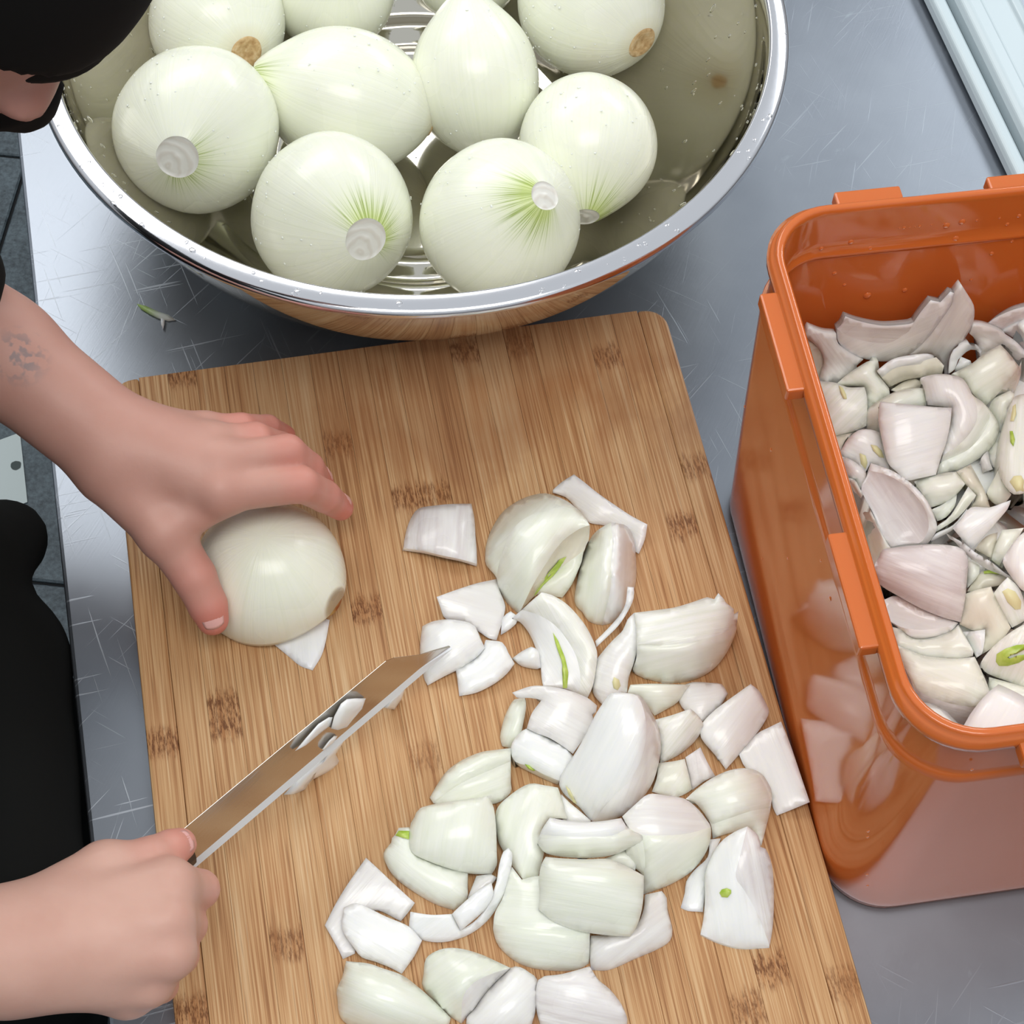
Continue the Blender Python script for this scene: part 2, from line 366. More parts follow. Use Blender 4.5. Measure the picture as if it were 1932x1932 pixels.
outer = [(tp(0) + .006, 0.0, hr - .006), (tp(0) + .0015, .0015, hr - .002), (tp(0), .006, hr)] + [(tp(z) + .0035 * (z > .19), z, hr) for z in (.05, .1, .15, .1899)]
outer += [(tp(.191) + .0015, .191, hr), (tp(.2) + .0015, .2, hr), (.0035, .222, hr), (.0035, cH - .012, hr)]
lip = [(.0035, cH - .012, hr), (.0015, cH - .0115, hr), (.0002, cH - .010, hr), (0, cH - .0055, hr), (.0012, cH - .0045, hr), (.0016, cH - .0030, hr), (.0030, cH - .0030, hr), (.0034, cH - .0006, hr - .002), (.0044, cH, hr - .003), (.0064, cH, hr - .004), (.0074, cH - .001, hr - .005), (.0076, cH - .004, hr - .005)]
innr = [(.0076, cH - .004, hr - .005), (.0077, cH - .007, hr - .005), (tp(.21) + .0072, .212, hr - .006), (tp(.21) + .0072, .206, hr - .006), (tp(.2) + .0082, .203, hr - .006), (tp(.2) + .0088, .2015, hr - .006), (tp(.2) + .0072, .1995, hr - .006), (tp(.198) + .0072, .1980, hr - .006), (tp(.19) + .0072, .190, hr - .006), (tp(.15) + .0072, .15, hr - .006), (tp(.1) + .0072, .1, hr - .006), (tp(0) + .0072, .012, hr - .006), (tp(0) + .012, .005, hr - .012)]
outer[-2:-2] = []
ob = [(tp(0) + .006, 0, hr - .006), (tp(0) + .0015, .0015, hr - .002), (tp(0) + .0005, .007, hr), (tp(0) + .0005, .012, hr), (tp(.1) + .0005, .1, hr), (tp(.188) + .0005, .188, hr), (tp(.194) + .0005, .194, hr), (tp(.195) + .0015, .1955, hr), (tp(.2) + .0022, .1965, hr), (tp(.2) + .0022, .20, hr), (.0040, cH - .020, hr), (.0040, cH - .012, hr)]
v, f = loft([rrect(i, z, r_) for i, z, r_ in ob], cap0=True); mobj('outer_wall', v, f, M_ORANGE, ctn)
v, f = loft([rrect(i, z, r_) for i, z, r_ in [(.0040, cH - .012, hr)] + lip[1:]]); mobj('rim', v, f, M_ORANGE, ctn)
v, f = loft([rrect(i, z, r_) for i, z, r_ in innr], cap1=True); mobj('inner_wall', v, [q_ for q_ in f], M_ORANGE, ctn)
def c_local(P): d = np.asarray(P) - CO; return d @ CE, -(d @ CN), P[2]
def tab(x0, x1, y0, y1, nm='tab'):
    v, f = box(x0, x1, y0, y1, cH - .0135, cH - .0050); o = mobj(nm, v, f, M_ORANGE, ctn, smooth=False); bevel(o, .0012, 2)
zt = cH - .005
ya = [c_local(at(u, v_, zt))[1] for u, v_ in ((1437, 553), (1497, 737), (1580, 1004), (1652, 1220))]
tab(-.0085, .0012, ya[1], ya[0]); tab(-.0085, .0012, ya[3], ya[2])
xa = [c_local(at(u, v_, zt))[0] for u, v_ in ((1573, 362), (1698, 350), (1860, 332))]
tab(xa[0], xa[1], -.0012, .0085); tab(xa[2], xa[2] + .037, -.0012, .0085)
xf = c_local(at(1923, 1400, zt))[0]; tab(xf, xf + .037, -cL - .0085, -cL + .0012)
tab(cW - .0012, cW + .0085, ya[1], ya[0]); tab(cW - .0012, cW + .0085, ya[3], ya[2])
drops = []
def wall_drop(face, u, v_, s, el):
    lo, hi = .02, cH - .02          # march along the pixel's ray to the wall
    for _ in range(50):
        z = (lo + hi) / 2; x, y, _z = c_local(at(u, v_, z)); ins = tp(z)
        d = {'back': (-y) - (ins + .0072), 'left': x - (ins + .0005), 'front': (y + cL) - (ins + .0005)}[face]
        if face == 'back':
            if d > 0: hi = z
            else: lo = z
        elif face == 'left':
            if d > 0: lo, hi = z, hi
            else: lo, hi = lo, z
        else:
            if d > 0: lo = z
            else: hi = z
    if not (.03 < z < cH - .012): return
    P = {'back': (x, -(ins + .0072), z), 'left': (ins + .0005, y, z), 'front': (x, -cL + ins + .0005, z)}[face]
    nr = {'back': (0, -1, 0), 'left': (-1, 0, 0), 'front': (0, -1, 0)}[face]
    drops.append(blob(P, nr, (0, 0, 1), s, s * el, s * .55, 10))
for (x, y, s) in [(640, 1470, 8), (700, 1510, 10), (880, 1470, 12), (995, 1508, 12), (780, 1660, 10), (980, 1795, 17), (1207, 1762, 12), (840, 1730, 8), (1170, 1290, 8), (1263, 1272, 7), (1515, 1235, 15), (1460, 1370, 15), (1515, 1450, 15), (1420, 1285, 6), (1546, 1350, 6), (1745, 1220, 6), (1890, 1282, 10), (1830, 1362, 9), (1735, 1540, 10), (1860, 1465, 8), (590, 1390, 9), (1225, 1240, 5), (1320, 1225, 6), (1235, 1370, 5), (1610, 1700, 7), (1130, 1255, 5), (1595, 1200, 7)]:
    wall_drop('back', 1332 + x / 3.22, y / 3.22, s / 3.22 / 3500 * 1.5, 1.15)
for (x, y, s) in [(235, 860, 6), (395, 1122, 8)]: wall_drop('left', 1332 + x / 3.22, 500 + y / 3.22, s / 3.22 / 3500 * 1.5, 1.4)
for (x, y, s) in [(340, 175, 5), (497, 172, 6), (697, 185, 6), (755, 418, 9), (310, 372, 5)]: wall_drop('left', 1332 + x / 3.22, 1000 + y / 3.22, s / 3.22 / 3500 * 1.5, 1.4)
for (u, v_) in [(1638, 1568), (1637, 1579), (1636, 1650), (1637, 1671), (1834, 1452)]: wall_drop('front', u, v_, .0008, 1.4)
v, f = merge(drops)
q = N('orange_drop'); q.set(Base_Color=srgb(226, 122, 62), Roughness=.04, IOR=1.33, Transmission_Weight=.3)
tag(mobj('water_droplets', v, f, q.m, ctn), kind='stuff')
# ================================================================== whole peeled onions
def m_onion(nm='onion_flesh', green=True):
    q = N(nm); c = q.co(); X, Y, Z = q.n('SeparateXYZ', i={0: c}).outputs
    g0 = q.n('Attribute', attribute_type='OBJECT', attribute_name='green').outputs['Fac']
    gd = q.n('Attribute', attribute_type='OBJECT', attribute_name='green_dir').outputs['Fac']
    rnd = q.n('ObjectInfo').outputs['Random']
    ang = q.math('ARCTAN2', Y, X); rad = q.math('SQRT', q.math('ADD', q.math('MULTIPLY', X, X), q.math('MULTIPLY', Y, Y)))
    nv = q.n('CombineXYZ', i={0: q.math('COSINE', ang), 1: q.math('SINE', ang), 2: q.math('MULTIPLY', rnd, 9.0)}).outputs[0]
    st = q.noise(nv, 13, 2, .7); st2 = q.noise(nv, 30, 2, .6); broad = q.noise(c, 28, 2)
    top = q.n('MapRange', interpolation_type='SMOOTHSTEP', i={0: Z, 1: .006, 2: .03}).outputs[0]
    fall = q.n('MapRange', i={0: rad, 1: .040, 2: .009}).outputs[0]
    fall = q.math('MULTIPLY', fall, q.math('MULTIPLY', fall, fall))
    side = q.n('MapRange', interpolation_type='SMOOTHSTEP', i={0: q.math('COSINE', q.math('SUBTRACT', ang, gd)), 1: -.45, 2: .7}).outputs[0]
    gm = q.math('MULTIPLY', q.math('MULTIPLY', q.math('MULTIPLY', top, fall), side), g0)
    lines = q.n('MapRange', i={0: st2, 1: .50, 2: .62}).outputs[0]
    base = q.mix(broad, srgb(240, 243, 224), srgb(248, 249, 235))
    base = q.mix(q.math('MULTIPLY', q.n('MapRange', i={0: st, 1: .45, 2: .75}).outputs[0], .22), base, srgb(226, 232, 204))
    base = q.mix(q.math('MINIMUM', q.math('MULTIPLY', gm, 1.0), .85), base, srgb(206, 220, 140))
    base = q.mix(q.math('MINIMUM', q.math('MULTIPLY', q.math('MULTIPLY', gm, lines), 2.6), .8), base, srgb(150, 172, 70))
    rootm = q.math('MULTIPLY', q.n('MapRange', i={0: Z, 1: -.020, 2: -.038}).outputs[0], q.n('MapRange', i={0: rad, 1: .020, 2: .008}).outputs[0])
    base = q.mix(q.math('MULTIPLY', rootm, .4), base, srgb(205, 185, 130))
    q.set(Base_Color=base, Roughness=q.math('ADD', q.math('MULTIPLY', broad, .12), .21), Subsurface_Weight=.35, Subsurface_Radius=(.006, .006, .003), Subsurface_Scale=.5, IOR=1.40, Coat_Weight=.3, Coat_Roughness=.15)
    q.bump(q.math('ADD', q.math('MULTIPLY', st, 1.0), q.math('MULTIPLY', st2, .25)), .16, .0016); return q.m
M_ONION = m_onion()
def m_neck():
    q = N('neck_cut_flesh'); c = q.co(); n1 = q.noise(c, 150, 2)
    X, Y, Z = q.n('SeparateXYZ', i={0: q.n('VectorMath', operation='ADD', i={0: c, 1: q.n('VectorMath', operation='SCALE', i={0: q.noise(c, 60, 2, out=1), 3: .010}).outputs[0]}).outputs[0]}).outputs
    rad = q.math('SQRT', q.math('ADD', q.math('MULTIPLY', X, X), q.math('MULTIPLY', Y, Y)))
    ring = q.math('SINE', q.math('MULTIPLY', rad, 1100.0)); r = q.n('MapRange', i={0: ring, 1: -.2, 2: .9}).outputs[0]
    q.set(Base_Color=q.mix(r, srgb(230, 229, 222), srgb(221, 217, 208)), Roughness=.35, Subsurface_Weight=.2, Subsurface_Radius=(.004, .004, .003), Subsurface_Scale=.5)
    q.bump(q.math('ADD', ring, n1), .22, .0006); return q.m
M_NECK = m_neck()
def m_root():
    q = N('root_plate'); c = q.co(); n1 = q.noise(c, 260, 3)
    q.set(Base_Color=q.ramp(n1, [(.3, srgb(178, 140, 92)), (.55, srgb(212, 180, 132)), (.75, srgb(228, 206, 168))]), Roughness=.8); q.bump(n1, .6, .0015); return q.m
M_ROOT = m_root()
M_DEW = plain('dew', srgb(240, 243, 236), .06, 0)
def onion(label, u, v, rpx, zc, axis_px=None, elong=1.0, neck=.011, root=.007, g=0.0, gdir=0.0, away=False, seed=1, half=None, group='whole peeled onions in the steel bowl', axis=None):
    C = at(u, v, zc); R = rpx * depth(C) / FPX
    if axis is None:
        d = at(axis_px[0], axis_px[1], 0) - CC; d /= np.linalg.norm(d); oc = CC - C; b_ = oc @ d; disc = b_ * b_ - (oc @ oc - R * R)
        hit = CC + d * (-b_ - math.sqrt(disc)) if disc > 0 else CC + d * (-b_)
        ax = hit - C; ax /= np.linalg.norm(ax)
    else: ax = np.array(axis, float); ax /= np.linalg.norm(ax)
    if away: ax = -ax
    Req, Rp = R, R * elong; nT, nP = 44, 72; rs = np.random.RandomState(seed); ph = rs.rand(6) * 6.28
    th0 = math.asin(min(.9, neck / Req)); th1 = math.pi - math.asin(root / Req); loops = []
    for t in np.linspace(th0, th1, nT):
        l = []
        for p in np.linspace(0, 2 * math.pi, nP, endpoint=False):
            wob = 1 + .016 * math.sin(2 * p + ph[0]) * math.sin(t) + .010 * math.sin(3 * p + ph[1] + t) + .004 * math.sin(7 * p + ph[2])
            r = Req * math.sin(t) ** .97 * wob
            z = Rp * math.cos(t) + .010 * math.exp(-(t / .42) ** 2) + (-.004 * math.exp(-((math.pi - t) / .35) ** 2))
            z *= 1 + .012 * math.sin(p + ph[3])
            l.append((r * math.cos(p), r * math.sin(p), z))
        loops.append(l)
    nc = np.mean(loops[0], 0); top = [loops[0]] + [[tuple(nc + (np.array(q_) - nc) * k + np.array([0, 0, dz])) for q_ in loops[0]] for k, dz in ((.93, -.0006), (.80, -.0008), (.6, .0002), (.35, -.0006), (.12, .0004))]
    rc = np.mean(loops[-1], 0); bot = [loops[-1]] + [[tuple(rc + (np.array(q_) - rc) * k + np.array([0, 0, dz])) for q_ in loops[-1]] for k, dz in ((.9, -.0010), (.6, -.0004), (.2, .0008))]
    Z = Vector(ax); q_ = Z.to_track_quat('Z', 'Y')
    if isinstance(gdir, tuple):
        dv = Vector(at(gdir[0], gdir[1], C[2]) - C); dv = q_.to_matrix().inverted() @ dv; gdir = math.atan2(dv.y, dv.x)
    e = empty('onion', tuple(C), label, 'onion', group); e.rotation_euler = q_.to_euler()
    v_, f_ = loft(loops); o = mobj('flesh', v_, [x[::-1] for x in f_], M_ONION, e); o['green'] = float(g); o['green_dir'] = float(gdir)
    v_, f_ = loft(top, cap1=True); mobj('neck', v_, f_, M_NECK, e)
    v_, f_ = loft(bot, cap1=True); mobj('root', v_, [x[::-1] for x in f_], M_ROOT, e)
    dr = []
    for k in range(110):
        t, p = math.acos(rs.uniform(-.9, .9)), rs.uniform(0, 6.28); n_ = np.array([math.sin(t) * math.cos(p), math.sin(t) * math.sin(p), math.cos(t)])
        P = np.array([Req * n_[0], Req * n_[1], Rp * n_[2] + .010 * math.exp(-(t / .42) ** 2)]) * .999
        up = np.cross(n_, (0, 0, 1)); up /= np.linalg.norm(up) + 1e-9; s = rs.uniform(.0003, .0009); dr.append(blob(P, n_, up, s, s * rs.uniform(.8, 1.5), s * .7, 6))
    v_, f_ = merge(dr); tag(mobj('water_droplets', v_, f_, M_DEW, e), kind='stuff')
    return e, C, R, q_
ON = [
 ('peeled onion at the far left of the bowl with its tan root end showing', 410, 45, 130, .058, (466, 100), .95, 0, 0, True),
 ('large peeled onion at the left edge of the bowl, rough neck cut facing up', 371, 245, 156, .070, (338, 292), .98, .7, (430, 330), False),
 ('tilted egg-shaped peeled onion in the middle left of the bowl, neck pointing left', 655, 190, 134, .058, (520, 150), 1.17, .8, (540, 300), False),
 ('front onion in the bowl with a green starburst around its round neck cut', 626, 408, 154, .066, (685, 448), .97, 1.5, (640, 330), False),
 ('onion at the top edge, right of the one with a tan root end', 628, -22, 120, .056, (640, -90), .95, 0, 0, False),
 ('pointed peeled onion standing in the middle of the bowl, tip pointing to the top', 897, 150, 122, .058, (880, 12), 1.14, 0, 0, False),
 ('peeled onion mostly hidden behind the pointed one at the top of the bowl', 880, -62, 104, .060, (880, -150), .95, 0, 0, False),
 ('peeled onion at the far right of the bowl with a round brown root scar', 1115, 5, 139, .068, (1208, 78), 1.0, 0, 0, True),
 ('peeled onion at the right of the bowl with its neck cut low at the front', 1108, 274, 129, .057, (1105, 385), 1.05, 1.0, (1180, 330), False),
 ('front right onion in the bowl with a slit neck cut and green rays', 943, 418, 153, .071, (1018, 375), .97, 1.4, (900, 440), False)]
for i, (lb, u, v_, r, z, ax, el, g, gd, aw) in enumerate(ON):
    onion(lb, u, v_, r, z, ax, el, g=g, gdir=gd, away=aw, seed=i + 3, neck=(.0125 if i in (1, 3) else .0085 if i in (8, 9) else .006), root=.0105 if aw else .007)
# half onion under the hand: dome cut flat
def half_onion():
    C = at(510, 1099, .022); C[2] = BZ + .009; R = .0428; nP = 72
    ax = at(640, 1140, .040) - C; ax[2] = .010; ax /= np.linalg.norm(ax); s = np.cross((0, 0, 1), ax); s /= np.linalg.norm(s); up = np.cross(ax, s)
    e = empty('onion', (C[0], C[1], BZ), 'half peeled onion lying cut side down on the board under the left hand', 'onion')
    V, F = [], []; nT = 40; loops = []
    for t in np.linspace(.16, math.pi - .16, nT):
        l = []
        for p in np.linspace(-.22, math.pi + .22, 48):
            r = R * math.sin(t) ** .95 * (1 + .008 * math.sin(5 * p)); P = C + ax * (R * 1.02 * math.cos(t) - (.0 if t > 1 else 0) + .004 * math.exp(-(t / .4) ** 2)) + s * (r * math.cos(p)) + up * (r * math.sin(p))
            P[2] = max(P[2], BZ + .0004); l.append(P - np.array([C[0], C[1], BZ]))
        loops.append(l)
    v_, f_ = loft(loops, close=False); o = mobj('flesh', v_, f_, M_ONION, e)
    bm = bmesh.new(); bm.from_mesh(o.data); bmesh.ops.remove_doubles(bm, verts=bm.verts, dist=.00005); bmesh.ops.holes_fill(bm, edges=[x for x in bm.edges if x.is_boundary]); bmesh.ops.recalc_face_normals(bm, faces=bm.faces); bm.to_mesh(o.data); bm.free()
    q_ = N('browned_root'); c = q_.co(); n1 = q_.noise(c, 120, 2)
    q_.set(Base_Color=q_.ramp(n1, [(.35, srgb(168, 84, 30)), (.6, srgb(206, 176, 110))]), Roughness=.6)
    rp = C + ax * (R * 1.035) - np.array([C[0], C[1], BZ]); loops = []
    for k, d in ((1.0, -.005), (.95, -.001), (.7, .0012), (.2, .0018)):
        loops.append([rp + ax * d + s * (.0105 * k * math.cos(p)) + up * (.0095 * k * math.sin(p)) for p in np.linspace(0, 2 * math.pi, 20, endpoint=False)])
    v_, f_ = loft(loops, cap1=True); mobj('root', v_, f_, q_.m, e)
    return C, R
HC, HR = half_onion()
# ================================================================== chopped onion pieces
def m_piece(name, c0, c1, rib, ribscale, rough=.24, sss=.30, bumpk=.3):
    q = N(name); uvn = q.co('UV'); c = q.co(); rnd = q.n('ObjectInfo').outputs['Random']
    off = q.n('CombineXYZ', i={0: q.math('MULTIPLY', rnd, 5.0), 1: q.math('MULTIPLY', rnd, 3.0), 2: 0.0}).outputs[0]
    cc = q.n('VectorMath', operation='ADD', i={0: uvn, 1: off}).outputs[0]
    a = q.noise(q.mapping(cc, (18, ribscale, 1)), 1, 3, .55, .3); b = q.noise(q.mapping(cc, (10, ribscale * 3.5, 1)), 1, 2, .5); s = q.noise(c, 45, 2)
    t = q.math('ADD', q.math('MULTIPLY', a, .65), q.math('ADD', q.math('MULTIPLY', b, .2), q.math('MULTIPLY', rnd, .15)))
    f = q.n('MapRange', i={0: t, 1: .36, 2: .64}).outputs[0]
    base = q.mix(q.math('MULTIPLY', f, rib), c0, c1)
    q.set(Base_Color=base, Roughness=q.math('ADD', q.math('MULTIPLY', s, .14), rough - .05), Subsurface_Weight=sss, Subsurface_Radius=(.006, .006, .0035), Subsurface_Scale=.5, IOR=1.40, Coat_Weight=.35, Coat_Roughness=.12)
    q.bump(q.math('ADD', a, q.math('MULTIPLY', b, .35)), bumpk, .0012); return q.m
PM = {
 'skin': m_piece('onion_skin_side', srgb(246, 248, 238), srgb(234, 238, 222), .8, 170),
 'cut': m_piece('onion_cut_side', srgb(247, 248, 242), srgb(226, 230, 212), .7, 330, .30, .3, .35),
 'inner': m_piece('onion_inner_side', srgb(246, 246, 243), srgb(232, 228, 225), .8, 120, .22, .3, .5),
 'rib': m_piece('onion_ribbed_side', srgb(246, 245, 243), srgb(218, 210, 209), 1.0, 85, .26, .25, 1.0),
 'white': m_piece('onion_white_side', srgb(250, 251, 248), srgb(238, 241, 240), .8, 140, .22, .3, .4),
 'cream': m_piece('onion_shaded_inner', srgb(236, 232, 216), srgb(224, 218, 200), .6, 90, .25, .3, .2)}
q = N('green_sprout'); q.set(Base_Color=q.mix(q.n('MapRange', i={0: q.noise(q.co(), 160, 3), 1: .38, 2: .62}).outputs[0], srgb(160, 192, 58), srgb(196, 216, 108)), Roughness=.3); M_GREEN = q.m
M_TAN = plain('yellow_core', srgb(230, 224, 172), .4, 0)
CRK = {'A': (700, 850, 3.5127), 'B': (1050, 850, 3.5127), 'C': (600, 1382, 3.5127), 'D': (1000, 1250, 3.22), 'F': (350, 1050, 3.5127),
       'T': (1482, 520, 4.293), 'V': (1482, 650, 4.293), 'W': (1632, 1000, 4.83)}
def cat(p0, p1, p2, p3, t):
    return .5 * ((2 * p1) + (-p0 + p2) * t + (2 * p0 - 5 * p1 + 4 * p2 - p3) * t * t + (-p0 + 3 * p1 - 3 * p2 + p3) * t ** 3)
def piece(label, crop, zref, base, patches, shell=None, sprouts=(), group=None, name='onion_piece', fn=None, step=9.0, pmats=None):
    ox, oy, sc = CRK[crop]; P = []; key = {}; polys = []
    for mat, bulge, txt in patches:
        ids = []
        for tok in txt.split():
            x, y, z = map(float, tok.split(',')); k = (x, y)
            if k not in key: key[k] = len(P); P.append((ox + x / sc, oy + y / sc, z))
            ids.append(key[k])
        polys.append((mat, bulge, ids))
    P = np.array(P); nb = {}
    for _, _, ids in polys:
        for i, a in enumerate(ids):
            b = ids[(i + 1) % len(ids)]; nb.setdefault(a, set()).add(b); nb.setdefault(b, set()).add(a)
    def ext(a, b):      # the point that carries the line a->b on backwards past a, or None at a corner
        d = P[b, :2] - P[a, :2]; d = d / (np.linalg.norm(d) + 1e-9); best, bc = None, .60
        for c in nb[a]:
            if c == b: continue
            g = P[a, :2] - P[c, :2]; g = g / (np.linalg.norm(g) + 1e-9); dt = g @ d
            if dt > bc: best, bc = c, dt
        return best
    edge = {}
    def sub(a, b):
        if (a, b) in edge: return edge[(a, b)]
        if (b, a) in edge: return edge[(b, a)][::-1]
        n = max(1, int(round(np.linalg.norm(P[a, :2] - P[b, :2]) / step)))
        p, q_ = ext(a, b), ext(b, a); p0 = P[p] if p is not None else 2 * P[a] - P[b]; p3 = P[q_] if q_ is not None else 2 * P[b] - P[a]
        r = [cat(p0, P[a], P[b], p3, t) for t in np.linspace(0, 1, n + 1)]
        r[0], r[-1] = P[a].copy(), P[b].copy()
        edge[(a, b)] = r; return r
    allv, allf, allm, alluv, wid = [], [], [], [], {}
    edge_count = {}
    for pi, (mat, bulge, ids) in enumerate(polys):
        ring = []
        for i, a in enumerate(ids): ring += sub(a, ids[(i + 1) % len(ids)])[:-1]
        ring = np.array(ring); n = len(ring); x0, y0 = ring[:, :2].min(0); x1, y1 = ring[:, :2].max(0)
        pts = [Vector(r[:2]) for r in ring]; k = 0
        for yy in np.arange(y0 + step * .6, y1, step):
            k += 1
            for xx in np.arange(x0 + step * (.6 + .5 * (k % 2)), x1, step * 1.05):
                ins = False; j = n - 1
                for i in range(n):
                    if ((ring[i, 1] > yy) != (ring[j, 1] > yy)) and xx < (ring[j, 0] - ring[i, 0]) * (yy - ring[i, 1]) / (ring[j, 1] - ring[i, 1]) + ring[i, 0]: ins = not ins
                    j = i
                if ins and np.min((ring[:, 0] - xx) ** 2 + (ring[:, 1] - yy) ** 2) > (step * .55) ** 2: pts.append(Vector((xx, yy)))
        ov, oe, of, vo, _, _ = delaunay_2d_cdt(pts, [], [list(range(n))], 2, .01)
        m = len(ov); z = np.zeros(m); fix = np.zeros(m, bool); uvs = np.array([tuple(q_) for q_ in ov])
        for i, src in enumerate(vo):
            for s_ in src:
                if s_ < n: fix[i] = True; z[i] = ring[s_, 2]
        A = np.zeros((m, m))
        for f in of:
            for i in range(len(f)): a, b = f[i], f[(i + 1) % len(f)]; A[a, b] = A[b, a] = 1
        dgr = A.sum(1); L = np.diag(dgr) - A; fr = np.where(~fix & (dgr > 0))[0]
        if len(fr):
            Lf = L[np.ix_(fr, fr)]; z[fr] = np.linalg.solve(Lf, -L[np.ix_(fr, np.where(fix)[0])] @ z[fix])
            phi = np.linalg.solve(Lf, np.ones(len(fr))); z[fr] += bulge * (phi / phi.max()) ** .62
        cen = uvs.mean(0); w_, V_ = np.linalg.eigh(np.cov((uvs - cen).T)); ax = V_[:, 1]
        if mat.endswith('*'): ax = V_[:, 0]
        mt = mat.strip('*'); loc = (uvs - cen) / 3200.0; base_i = len(allv)
        for i in range(m):
            allv.append((uvs[i, 0], uvs[i, 1], z[i])); alluv.append((loc[i] @ ax + pi * .37, loc[i] @ np.array([-ax[1], ax[0]])))
        for f in of:
            a, b, c = [base_i + i for i in f][:3]
            pa, pb, pc = uvs[f[0]], uvs[f[1]], uvs[f[2]]
            if (pb[0] - pa[0]) * (pc[1] - pa[1]) - (pb[1] - pa[1]) * (pc[0] - pa[0]) > 0: f = f[::-1]
            allf.append(tuple(base_i + i for i in f)); allm.append(mt)
    A_ = np.array(allv); nt = len(A_)
    wk = {}; weld = np.zeros(nt, int)
    for i, p in enumerate(A_): weld[i] = wk.setdefault((round(p[0], 2), round(p[1], 2)), i)
    cnt = {}
    for f in allf:
        for i in range(len(f)):
            a, b = f[i], f[(i + 1) % len(f)]; ka = (min(weld[a], weld[b]), max(weld[a], weld[b])); cnt.setdefault(ka, []).append((a, b))
    border = [v_[0] for v_ in cnt.values() if len(v_) == 1]
    front = np.full(nt, .5)
    for a, b in border:         # outward direction in the picture: faces run so that outside is on one side
        d = A_[b, :2] - A_[a, :2]; nrm_ = np.array([-d[1], d[0]]); nrm_ /= np.linalg.norm(nrm_) + 1e-9
        wgt = min(1, max(0, .5 + 1.2 * nrm_[1])); front[weld[a]] = front[weld[b]] = wgt
    front = front[weld]
    top, bot = np.zeros((nt, 3)), np.zeros((nt, 3)); zmin_ = A_[:, 2].min()
    for i, (u, v_, z) in enumerate(A_):
        zt_ = zref + z / 1000
        p = at(u, v_, zt_)
        if group == GC:         # slide along the line of sight until the point is inside the container
            back_ = 0; left_ = 0
            for _k in range(3):
                d_ = p - CO; m_in = tp(p[2]) + .0160 + .30 * (z - zmin_) / 1000; ray = (CC - p) / (CC[2] - p[2])
                gaps = [(-(m_in - d_ @ CN), CN), (-(m_in - d_ @ CE), CE), (-(d_ @ CN - (cL - m_in)), -CN)]
                for gi, (g_, nn_) in enumerate(gaps):
                    if gi == 2 and d_ @ CN < cL - m_in + .010: continue
                    if gi == 1: g_ += .006
                    if g_ < 0:
                        p = p + ray * (-g_ / (ray @ nn_))
                        if gi == 0: back_ = 1
                        else: left_ = gi
            zt_ = p[2]
        top[i] = p
        zb = zref + base / 1000 if shell is None else max(zref + base / 1000, zt_ - shell / 1000)
        zb = min(zb, zt_ - .0008); r_ = CC + (p - CC) * ((CC[2] - zb) / (CC[2] - p[2])); vdrop = np.array([p[0], p[1], zb])
        bot[i] = r_ * front[i] + vdrop * (1 - front[i])
        if group == GC and back_: bot[i] = p - CN * .0045 - np.array([0, 0, .0015])
    if group == GC:             # keep the piece inside the container's walls
        for arr in (top, bot):
            d = arr - CO; lx, ly = d @ CE, -(d @ CN); m_in = tp(0) + .0085 + .003
            cr_ = np.hypot(np.maximum(m_in + .03 - lx, 0), np.maximum(-cL + m_in + .03 - ly, 0))
            nx_, ny_ = np.clip(lx, m_in, cW - m_in), np.clip(ly, -cL + m_in, -m_in)
            far = cr_ > .030; 
            if far.any():
                k_ = .030 / np.maximum(cr_, 1e-6); nx_ = np.where(far & (lx < m_in + .03), m_in + .03 - np.maximum(m_in + .03 - lx, 0) * k_, nx_); ny_ = np.where(far & (ly < -cL + m_in + .03), -cL + m_in + .03 - np.maximum(-cL + m_in + .03 - ly, 0) * k_, ny_)
            arr[:, :2] = (CO + np.outer(nx_, CE) - np.outer(ny_, CN))[:, :2]
    V_ = np.vstack([top, bot]); F_ = list(allf) + [tuple(i + nt for i in f[::-1]) for f in allf]
    for a, b in border: F_.append((b, a, a + nt, b + nt))
    mats = sorted(set(allm)); side = 'cut' if 'cut' in mats else mats[0]
    sel = [mats.index(m_) for m_ in allm]; FM = sel + sel + [mats.index(side)] * len(border)
    UV_ = np.array(alluv); UV_ = np.vstack([UV_, UV_ + .5])
    c = np.array([top[:, 0].mean(), top[:, 1].mean(), V_[:, 2].min()])
    sp = []
    for spec in sprouts:
        mt, txt = spec[0], spec[1]; r = np.array([[float(q_) for q_ in t.split(',')] for t in txt.split()]); r = np.c_[ox + r[:, 0] / sc, oy + r[:, 1] / sc]
        ctr = r.mean(0); vv, ff = [], []; m = len(r)
        for kk, dz in ((1.0, .0001), (.75, .0009), (.3, .0012)):
            for p in r:
                q_ = ctr + (p - ctr) * kk if kk < 1 else p
                j = np.argmin(((A_[:, :2] - q_) ** 2).sum(1)); dd = ((A_[:, :2] - q_) ** 2).sum(1); jj = np.argsort(dd)[:3]; ww = 1 / (dd[jj] + .5); ww /= ww.sum()
                zz = (top[jj, 2] * ww).sum(); vv.append(at(q_[0], q_[1], zz + dz + .0004) - c)
        for a in range(2):
            for i in range(m): k2 = (i + 1) % m; ff.append((a * m + i, a * m + k2, (a + 1) * m + k2, (a + 1) * m + i))
        ff.append(tuple(2 * m + i for i in range(m))); sp.append((mt, vv, ff))
    if sp:
        o = empty(name, tuple(c), label, 'onion piece', group); mobj('flesh', V_ - c, F_, [PM[m_] for m_ in mats], o, fmat=FM, uv=UV_)
        for mt, vv, ff in sp:
            s_ = mobj('green_sprout' if mt == 'g' else 'yellow_core', vv, ff, M_GREEN if mt == 'g' else M_TAN, o)
    else:
        o = mobj(name, V_ - c, F_, [PM[m_] for m_ in mats], fmat=FM, uv=UV_, loc=c); tag(o, label, 'onion piece', group)
    return o
GB = 'chopped onion pieces on the bamboo board'; GC = 'onion pieces in the orange container'
